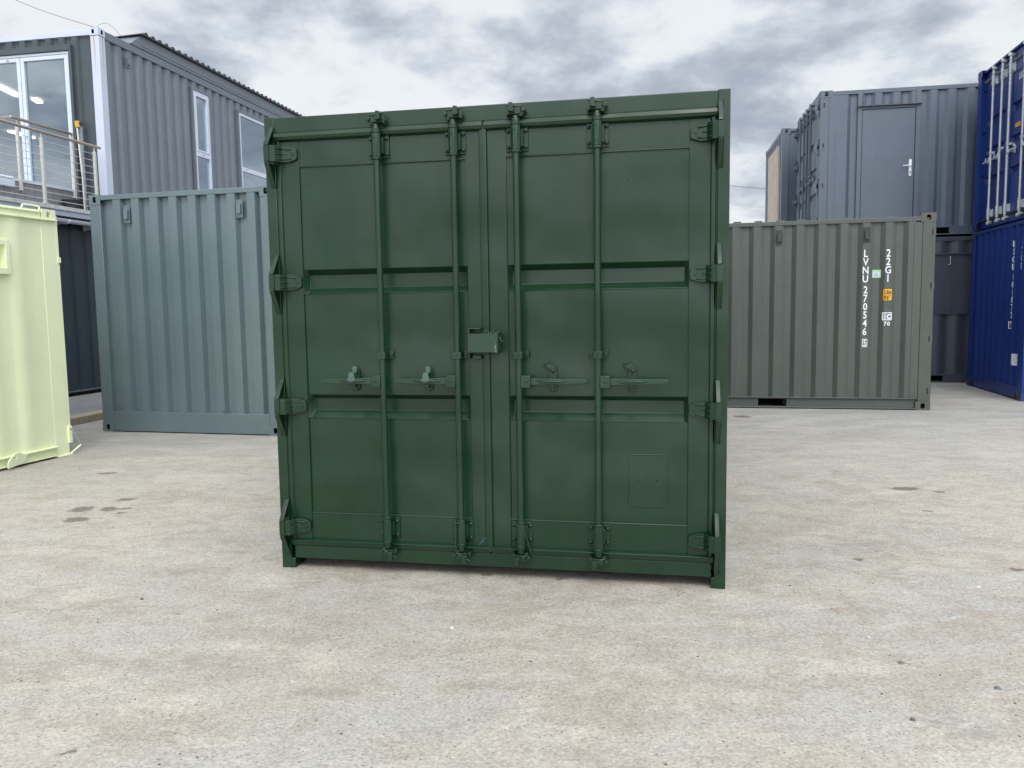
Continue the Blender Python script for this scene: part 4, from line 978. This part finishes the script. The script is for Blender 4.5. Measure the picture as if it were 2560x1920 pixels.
# long side cladding with window openings
Pw = corr(0.155, BLn, 0.20, 43, 0.090, 0.050, 0.090, 0.044, -0.010)
def segs_mb(fn, P, segs):
    b = MB(fn)
    for a0, a1, s0, s1 in segs:
        PP = [(a0, prof_at(P, a0))]+[q for q in P if a0 < q[0] < a1]+[(a1, prof_at(P, a1))]; b.sheet(PP, s0, s1)
    return b
W1 = (2.64, 3.25, 3.50, 5.79); W2 = (4.38, 6.55, 3.50, 5.76)
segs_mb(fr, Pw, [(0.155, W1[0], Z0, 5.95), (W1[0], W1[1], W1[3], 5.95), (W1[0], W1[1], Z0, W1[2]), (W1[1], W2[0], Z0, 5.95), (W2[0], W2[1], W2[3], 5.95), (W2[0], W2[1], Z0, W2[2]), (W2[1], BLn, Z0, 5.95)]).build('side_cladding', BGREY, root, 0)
def window(name, u0, u1, z0, z1, zt, fn, two=True):
    b = MB(fn); b.box(u0, u0+0.045, -0.08, 0.022, z0, z1); b.box(u1-0.045, u1, -0.08, 0.022, z0, z1); b.box(u0+0.045, u1-0.045, -0.08, 0.022, z1-0.045, z1); b.box(u0+0.045, u1-0.045, -0.08, 0.022, z0, z0+0.045)
    w = b.build(name, BGREY, root, 0.003)
    i0, i1, j0, j1 = u0+0.047, u1-0.047, z0+0.047, z1-0.047
    b = MB(fn); t_ = 0.058
    b.box(i0, i0+t_, -0.06, 0.012, j0, j1); b.box(i1-t_, i1, -0.06, 0.012, j0, j1); b.box(i0+t_, i1-t_, -0.06, 0.012, j1-t_, j1); b.box(i0+t_, i1-t_, -0.06, 0.012, j0, j0+t_)
    b.box(i0+t_, i1-t_, -0.06, 0.013, zt-0.045, zt+0.045)
    b.m = 1
    for uu in ([(u0+u1)/2] if u1-u0 < 1 else [i0+0.22, i1-0.22]): b.box(uu-0.022, uu+0.022, 0.012, 0.016, zt-0.008, zt+0.008)
    b.m = 0
    b.build('frame', [UPVC, JOINT], w, 0.003)
    if two:
        b = MB(fn); q0, q1, r0, r1 = i0+t_+0.004, i1-t_-0.004, zt+0.049, j1-t_-0.004; s_ = 0.032
        b.box(q0, q0+s_, -0.05, 0.020, r0, r1); b.box(q1-s_, q1, -0.05, 0.020, r0, r1); b.box(q0+s_, q1-s_, -0.05, 0.020, r1-s_, r1); b.box(q0+s_, q1-s_, -0.05, 0.020, r0, r0+s_)
        b.build('sash', UPVC, w, 0.003)
    b = MB(fn); b.box(i0+t_-0.004, i1-t_+0.004, -0.028, -0.020, zt+0.04, j1-t_+0.004); b.build('pane', GLASS, w, 0)
    b = MB(fn); b.box(i0+t_-0.004, i1-t_+0.004, -0.028, -0.020, j0+t_-0.004, zt-0.04); b.build('pane', GLASS, w, 0)
window('window', W1[0]-0.03, W1[1]+0.01, 3.47, 5.815, 4.56, fr)
window('window', W2[0]-0.03, W2[1]+0.03, 3.47, 5.785, 4.54, fr, False)
vent(root, fr, 0.73, 5.74, BGREY, 0.085, 0.20, -0.008)
# glazed end
Pe = corr(-EW, -0.148, -1.735-0.246*24, 30, 0.100, 0.024, 0.098, 0.040, -0.006)
OPR, OPT = -0.50, 5.80
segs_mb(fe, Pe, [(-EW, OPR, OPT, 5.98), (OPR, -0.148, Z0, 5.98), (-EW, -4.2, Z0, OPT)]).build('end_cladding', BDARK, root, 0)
b = MB(fe); b.box(-4.2, -0.485, -0.10, 0.060, 5.745, 5.835); b.box(-0.535, -0.485, -0.10, 0.060, Z0, 5.744); b.build('door_surround', BDARK, root, 0.004)
def glazed_door(u0, u1, z0, z1, lab):
    b = MB(fe); t_ = 0.062
    b.box(u0, u0+t_, -0.06, 0.020, z0, z1); b.box(u1-t_, u1, -0.06, 0.020, z0, z1); b.box(u0+t_, u1-t_, -0.06, 0.020, z1-t_, z1); b.box(u0+t_, u1-t_, -0.06, 0.020, z0, z0+0.09)
    d = b.build('glazed_door', UPVC, root, 0.003)
    b = MB(fe); b.box(u0+t_-0.004, u1-t_+0.004, -0.024, -0.016, z0+0.085, z1-t_+0.004); b.build('pane', GLASS_D, d, 0); return d
b = MB(fe); b.box(-0.575, -0.5355, -0.08, 0.035, Z0+0.2, 5.735); b.box(-4.2, -0.576, -0.08, 0.030, 5.700, 5.738); b.box(-4.2, -0.576, -0.08, 0.03, Z0+0.12, Z0+0.2); b.build('door_frame', UPVC, root, 0.003)
d1 = glazed_door(-1.47, -0.582, Z0+0.21, 5.695, ''); d2 = glazed_door(-2.37, -1.482, Z0+0.21, 5.695, ''); glazed_door(-3.27, -2.382, Z0+0.21, 5.695, ''); glazed_door(-4.17, -3.282, Z0+0.21, 5.695, '')
b = MB(fe); b.prism(rrect(-1.455, -1.425, 4.25, 4.50, 0.012)[0], 1, 0.018, 0.028); b.tube((-1.44, 0.02, 4.42), (-1.44, 0.07, 4.42), 0.009, 8); b.tube((-1.44, 0.07, 4.42), (-1.36, 0.07, 4.42), 0.008, 8); b.build('handle', UPVC, d1, 0.001)
b = MB(fe); b.tube((-1.70, 0.018, 5.665), (-1.70, 0.045, 5.665), 0.014, 10); b.ball((-1.69, 0.05, 5.66), 0.012); b.build('door_stop', POSTST, d2, 0)
# interior shell
b = MB(); b.box(-EW+0.05, -0.12, 0.12, BLn-0.05, 5.86, 5.90); b.build('ceiling', CEILIN, root, 0)
b = MB(); b.box(-EW+0.05, -0.12, 0.12, BLn-0.05, 3.12, 3.20); b.build('floor', FLOORIN, root, 0)
b = MB(); b.box(-EW, -0.1, BLn-0.04, BLn, Z0, 6.0); b.box(-EW-0.05, -EW, 0.02, BLn, Z0, 6.0); b.build('back_wall', WALLIN, root, 0)
b = MB(); b.box(-EW, -0.06, 0.06, BLn, 5.99, 6.03); b.build('flat_roof', BGREY, root, 0)
# high side profiled roof
b = MB(fr); b.prism([(0.80, 6.075), (1.12, 6.30), (BLn+0.2, 6.30), (BLn+0.2, 6.075)], 1, -0.05, 0.010)
b.box(1.12, BLn+0.2, -0.05, 0.018, 6.12, 6.285)
b.build('eaves_fascia', BGREY, root, 0.003)
b = MB(fr); b.prism([(0.80, 6.075), (1.12, 6.30), (1.14, 6.30), (1.14, 6.075)], 1, -3.0, -0.051); b.build('roof_end_board', BGREY, root, 0.002)
nr = int((BLn-0.9)/0.20); pts = [(1.05, 6.302)]
for k in range(nr):
    a = 1.12+k*0.20; pts += [(a, 6.315), (a+0.045, 6.362), (a+0.085, 6.362), (a+0.13, 6.315)]
pts.append((1.12+nr*0.20, 6.315))
vs = []
for x, dz in ((0.075, 0), (-3.0, -0.10)):
    for y, z in pts: vs.append((x, y, z+dz))
    for y, z in pts: vs.append((x, y, 6.296+dz))
m = len(pts); fs = []
for i in range(m-1): fs += [(i, i+1, m+i+1, m+i), (i, i+1, 2*m+i+1, 2*m+i), (2*m+i, 2*m+i+1, 3*m+i+1, 3*m+i), (m+i, m+i+1, 3*m+i+1, 3*m+i)]
b = MB(); b.add(vs, fs); b.build('profiled_roof', ROOFM, root, 0)
b = MB(); b.tube((-0.95, 0.55, 6.03), (-0.95, 0.55, 6.12), 0.05, 14); b.tube((-0.95, 0.55, 6.115), (-0.95, 0.55, 6.14), 0.13, 20, 0.10); b.ball((-0.95, 0.55, 6.135), 0.09, 14); b.build('roof_vent', WHITEP, root, 0)
# lower storey (set back)
lo = -0.35
fl2 = lambda p: (p[1]+lo, p[0], p[2])
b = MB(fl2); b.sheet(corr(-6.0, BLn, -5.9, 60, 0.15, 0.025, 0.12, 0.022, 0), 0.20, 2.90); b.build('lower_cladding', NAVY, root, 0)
b = MB(fl2); b.box(-6.0, BLn, -0.06, 0.022, 0.175, 0.20); b.build('sill_rail', simple('sill_grey', (0.10, 0.12, 0.14), 0.5), root, 0.002)
b = MB(fl2); b.box(-6.0, BLn, -0.10, -0.035, 0.10, 0.18); b.build('shadow_gap', DARK, root, 0)  # strip coloured dark to stand for the shadow under the cladding
b = MB(fl2); b.box(-6.0, BLn, -0.06, 0.215, 2.90, 2.998); b.build('brick_course', BRICK, root, 0)
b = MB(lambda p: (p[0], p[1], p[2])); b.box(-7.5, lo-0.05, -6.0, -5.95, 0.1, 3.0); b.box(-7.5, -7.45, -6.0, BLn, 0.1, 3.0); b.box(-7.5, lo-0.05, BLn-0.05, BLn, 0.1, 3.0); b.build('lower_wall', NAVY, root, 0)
b = MB(fl2); n = 12
pp = []
for k in range(9): a = math.pi+math.pi*k/8; pp.append((0.30+0.058*math.cos(a), 2.905+0.058*math.sin(a)))
for k in range(9): a = 2*math.pi-math.pi*k/8; pp.append((0.30+0.053*math.cos(a), 2.905+0.053*math.sin(a)))
b.prism(pp, 0, -6.0, BLn)
b.build('gutter', UPVC, root, 0)
b = MB(fl2)
for u in (-0.95, -0.20, 0.55, 1.3): b.prism([(0.0, 2.89), (0.36, 2.90), (0.365, 2.88), (0.35, 2.85), (0.30, 2.834), (0.20, 2.845), (0.0, 2.80)], 0, u, u+0.03)
b.build('gutter_bracket', UPVC, root, 0.001)
# deck over the lower storey
b = MB(); b.box(-7.5, 0.0, -6.0, BLn, 3.0, 3.032); b.box(-7.5, -0.03, -6.0, -0.02, 3.033, 3.05); b.build('deck', DECKE, root, 0)
b = MB(fr); b.box(-6.0, BLn, -0.03, 0.004, 2.945, 3.026); b.build('fascia', FASC, root, 0.003)
b = MB(fr); b.box(-6.0, 0.02, -0.06, 0.022, 3.028, 3.090); b.build('deck_edge', DECKE, root, 0.004)
# tiled upstand inside the rail
fi = lambda p: (p[1]-0.60, p[0], p[2])
b = MB(fi); b.box(-6.0, -0.01, -0.10, 0.0, 3.05, 3.465)
tl = b.build('tiled_upstand', TILE, root, 0.002)
b = MB(fi)
for k in range(28):
    b.box(-0.10-0.202*k-0.002, -0.10-0.202*k+0.002, 0.0, 0.0015, 3.05, 3.464)
b.build('tile_joint', JOINT, tl, 0)
b = MB(fi); b.box(-6.0, -0.01, -0.12, 0.012, 3.466, 3.510); b.build('coping', UPVC, tl, 0.003)
# steel step on the upstand
sroot = thing('metal_step', 'white perforated steel step tread beside the office railing, at the left edge', 'step', CR, A-math.pi/2)
b = MB(fi); b.box(-2.6, -1.36, -0.05, 0.06, 3.36, 3.40); b.box(-2.6, -1.36, 0.02, 0.06, 3.401, 3.47)
b.box(-1.40, -1.36, -0.25, 0.061, 3.401, 3.50); b.box(-2.6, -1.36, -0.28, 0.06, 3.475, 3.485)
for k in range(24): b.prism([(-2.55+k*0.05, 3.486), (-2.53+k*0.05, 3.515), (-2.51+k*0.05, 3.486)], 1, -0.25, 0.058)
b.build('tread', UPVC, sroot, 0.002)

# strip lamps inside
lamps = [((-9.72, 15.15), (-9.85, 16.72)), ((-9.66, 16.95), (-9.72, 17.25)), ((-11.95, 19.85), (-11.85, 20.65)), ((-13.65, 23.0), (-13.62, 23.35)), ((-13.62, 23.6), (-13.5, 24.4)), ((-11.9, 18.2), (-11.93, 19.2)), ((-9.65, 18.6), (-9.6, 20.2))]
labs = ['lit strip lamp on the office ceiling, longest seen through the left glass door', 'short lit strip lamp behind the right glass door, highest in that pane', 'lit strip lamp on the office ceiling, second row from the doors',
        'lit strip lamp deep in the office, left of the lowest pair', 'lit strip lamp deep in the office, right of the lowest pair', 'lit strip lamp in the second row, nearer the doors', 'lit strip lamp above the tall window of the office']
for ((x0, y0), (x1, y1)), lb_ in zip(lamps, labs):
    b = MB(); v = Vector((x1-x0, y1-y0, 0)).normalized()*0.02
    q_ = Vector((-v.y, v.x, 0)).normalized()*0.065; p, q = Vector((x0, y0, 5.80)), Vector((x1, y1, 5.80)); u_ = Vector((0, 0, 0.045))
    b.add([p-q_, p+q_, q+q_, q-q_, p-q_+u_, p+q_+u_, q+q_+u_, q-q_+u_], [(0, 1, 2, 3), (4, 7, 6, 5), (0, 4, 5, 1), (1, 5, 6, 2), (2, 6, 7, 3), (3, 7, 4, 0)])
    c = thing('strip_light', lb_, 'lamp', (0, 0, 0), 0, 'strip lamps inside the office')
    b.build('diffuser', LAMPM, c, 0.01)
    b = MB(); s_ = Vector((-v.y, v.x, 0))*2.2
    p, q = Vector((x0, y0, 5.848)), Vector((x1, y1, 5.848))
    b.add([p-s_, p+s_, q+s_, q-s_, p-s_+Vector((0, 0, .012)), p+s_+Vector((0, 0, .012)), q+s_+Vector((0, 0, .012)), q-s_+Vector((0, 0, .012))], [(0, 1, 2, 3), (4, 7, 6, 5), (0, 4, 5, 1), (1, 5, 6, 2), (2, 6, 7, 3), (3, 7, 4, 0)])
    b.build('housing', UPVC, c, 0)

# railings
def railing(label, fn, u0, u1, posts_, zr, zb, wires, rail_r=0.024, side_cross=None, wr=0.0045):
    t = thing('steel_railing', label, 'railing', CR, A-math.pi/2, 'railings of the office balcony')
    b = MB(fn); pts = [(u0, 0, zr), (u1, 0, zr)]
    if side_cross: pts = [side_cross] + pts
    b.path(pts, rail_r, 14); b.build('handrail', TUBE, t, 0)
    for pu, z0 in posts_:
        b = MB(fn); b.box(pu-0.020, pu+0.020, -0.020, 0.020, z0, zr-0.085); b.tube((pu, 0, zr-0.086), (pu, 0, zr-0.01), 0.010, 10)
        b.box(pu-0.045, pu+0.045, -0.022, 0.022, z0, z0+0.012); b.build('post', POSTST, t, 0.003)
    for z in wires:
        b = MB(fn); b.tube((u0+0.02, 0, z), (posts_[0][0], 0, z), wr, 8); b.build('wire', STEEL, t, 0)
    return t
fo = lambda p: (p[1]-0.0, p[0], p[2])
dz = 0.4                                            # measured u on the outer plane is offset by the corner position
railing('brushed steel handrail with cables along the outer edge of the balcony', fo, -6.0, -0.13, [(-0.27, 3.09), (-1.41, 3.09), (-2.55, 3.09), (-3.7, 3.09), (-4.85, 3.09)], 4.135, 3.09, [3.16+k*0.1065 for k in range(9)])
railing('shorter steel handrail on the tiled upstand in front of the glass doors', lambda p: (p[1]-0.58, p[0], p[2]), -1.30, 0.02, [(-0.04, 3.36), (-1.20, 3.33)], 4.405, 3.36, [], side_cross=(-1.30, -0.45, 4.40))

# hose tap, pipe and pot by the glazed end
t = thing('standpipe', 'grey standpipe with a yellow hose coupling on the dark ribbed wall beside the glass doors', 'pipe', CR, A-math.pi/2)
b = MB(fe); b.box(-0.43, -0.37, 0.02, 0.05, 3.09, 4.52); b.build('pipe', simple('grey_plastic', (0.24, 0.26, 0.28), 0.5), t, 0.004)
b = MB(fe); b.tube((-0.425, 0.07, 4.50), (-0.43, 0.075, 4.60), 0.040, 12); b.build('coupling', YEL, t, 0)
b = MB(fe); b.path([(-0.43, 0.075, 4.60), (-0.435, 0.075, 4.66), (-0.46, 0.075, 4.665)], 0.008, 8); b.path([(-0.40, 0.07, 4.56), (-0.35, 0.07, 4.575), (-0.335, 0.06, 4.54)], 0.016, 8); b.build('tap', BLACKP, t, 0)
b = MB(fe); b.tube((-0.43, 0.085, 4.49), (-0.22, 0.30, 3.70), 0.014, 10); b.tube((-0.22, 0.30, 3.70), (-0.19, 0.33, 3.10), 0.012, 10); b.build('hose', POSTST, t, 0)
t = thing('plant_pot', 'black plastic tub on the deck below the standpipe', 'pot', CR, A-math.pi/2)
b = MB(fe); b.tube((-0.44, 0.30, 3.092), (-0.44, 0.30, 3.27), 0.12, 24, 0.145); b.tube((-0.44, 0.30, 3.27), (-0.44, 0.30, 3.292), 0.158, 24); b.build('tub', BLACKP, t, 0.002)

# overhead cables
t = thing('overhead_cable', 'thin cable rising from the white corner post of the office into the sky', 'cable')
b = MB(); p0 = Vector((-6.72, 13.70, 6.10)); p1 = Vector((-7.9, 11.0, 9.5)); CAMP = Vector((0, 0, HC))
q = CAMP+(Vector((-5.1937, 9.3733, 4.9372))-CAMP)*1.62
ext = q+(q-p0)*3
pts = [p0+(ext-p0)*(k/24)-Vector((0, 0, 0.25*math.sin(math.pi*k/24))) for k in range(25)]
b.path(pts, 0.005, 6); b.path([p0+Vector((0.30*k/14, 0.25*k/14, 0.11*math.sin(k/14*3.6)-0.02*k/14)) for k in range(15)], 0.003, 6)
b.build('wire', CABLEM, t, 0)
t = thing('overhead_cable', 'thin cable low in the sky between the green and the grey containers', 'cable')
b = MB(); a0, a1 = Vector((10.961, 40.736, 7.267)), Vector((12.692, 40.721, 7.103)); d = (a1-a0)
b.tube(a0-d*25, a1+d*25, 0.012, 6); b.build('wire', CABLEM, t, 0)

# pavement and kerb
KP = Vector((-5.66, 10.65, 0))
def kp(u, o, z): q = KP+dv*u+nout*o; return (q.x, q.y, z)
b = MB(); b.add([kp(-9, -0.15, 0.112), kp(14, -0.15, 0.112), kp(14, -14, 0.112), kp(-9, -14, 0.112), kp(-9, -0.15, -0.1), kp(14, -0.15, -0.1), kp(14, -14, -0.1), kp(-9, -14, -0.1)], [(0, 1, 2, 3), (0, 1, 5, 4), (1, 2, 6, 5), (2, 3, 7, 6), (3, 0, 4, 7)])
tag(b.build('pavement', PAVE, None, 0), kind='structure')
b = MB(lambda p: kp(*p))
for k in range(25):
    u = -9+k*0.915+0.33; b.prism([(-0.15, -0.05), (-0.15, 0.114), (-0.03, 0.112), (-0.004, 0.095), (0.0, -0.05)], 0, u+0.004, u+0.911)
tag(b.build('kerb', KERB, None, 0.004), kind='structure')

# loose grit and chips on the yard
random.seed(11); b = MB()
def stone(b, x, y, r, mi):
    b.m = mi; n = 6; a0 = random.random()*6.3; k = random.uniform(0.5, 1.0); vs = []
    for j in range(n):
        a = a0+2*math.pi*j/n; rr = r*random.uniform(0.75, 1.15); vs.append((x+rr*math.cos(a), y+rr*k*math.sin(a), 0.0))
    for j in range(n):
        a = a0+2*math.pi*j/n+0.3; rr = r*random.uniform(0.4, 0.7); vs.append((x+rr*math.cos(a), y+rr*k*math.sin(a), r*random.uniform(0.35, 0.6)))
    b.add(vs, [(j, (j+1) % n, n+(j+1) % n, n+j) for j in range(n)]+[tuple(range(n, 2*n))])
for i in range(1900):
    y = 1.9+random.random()**1.8*11; x = random.uniform(-0.85, 0.85)*y*0.78
    c, s_ = math.cos(-0.1907), math.sin(-0.1907); lx = (x+1.319)*c+(y-4.473)*s_; ly = -(x+1.319)*s_+(y-4.473)*c
    if 0 < lx < 2.44 and ly > 0: continue
    r = 0.0016+0.0045*random.random()**3.5
    stone(b, x, y, r, random.choice((0, 0, 0, 1, 2)))
for x, y, r, mi in ((1.81, 2.91, 0.016, 3), (1.38, 2.69, 0.012, 0), (-0.29, 3.56, 0.013, 1), (2.36, 3.99, 0.012, 1), (1.36, 2.88, 0.007, 0), (0.06, 3.2, 0.008, 0), (1.42, 4.05, 0.009, 0), (-1.9, 3.99, .012, 0)): stone(b, x, y, r, mi)
tag(b.build('loose_grit', [simple('grit_dark', (0.10, 0.09, 0.08), 0.8), simple('grit_pale', (0.62, 0.60, 0.56), 0.8), simple('grit_brown', (0.22, 0.18, 0.14), 0.8), simple('grit_blue', (0.13, 0.15, 0.18), 0.7)], None, 0), kind='stuff')
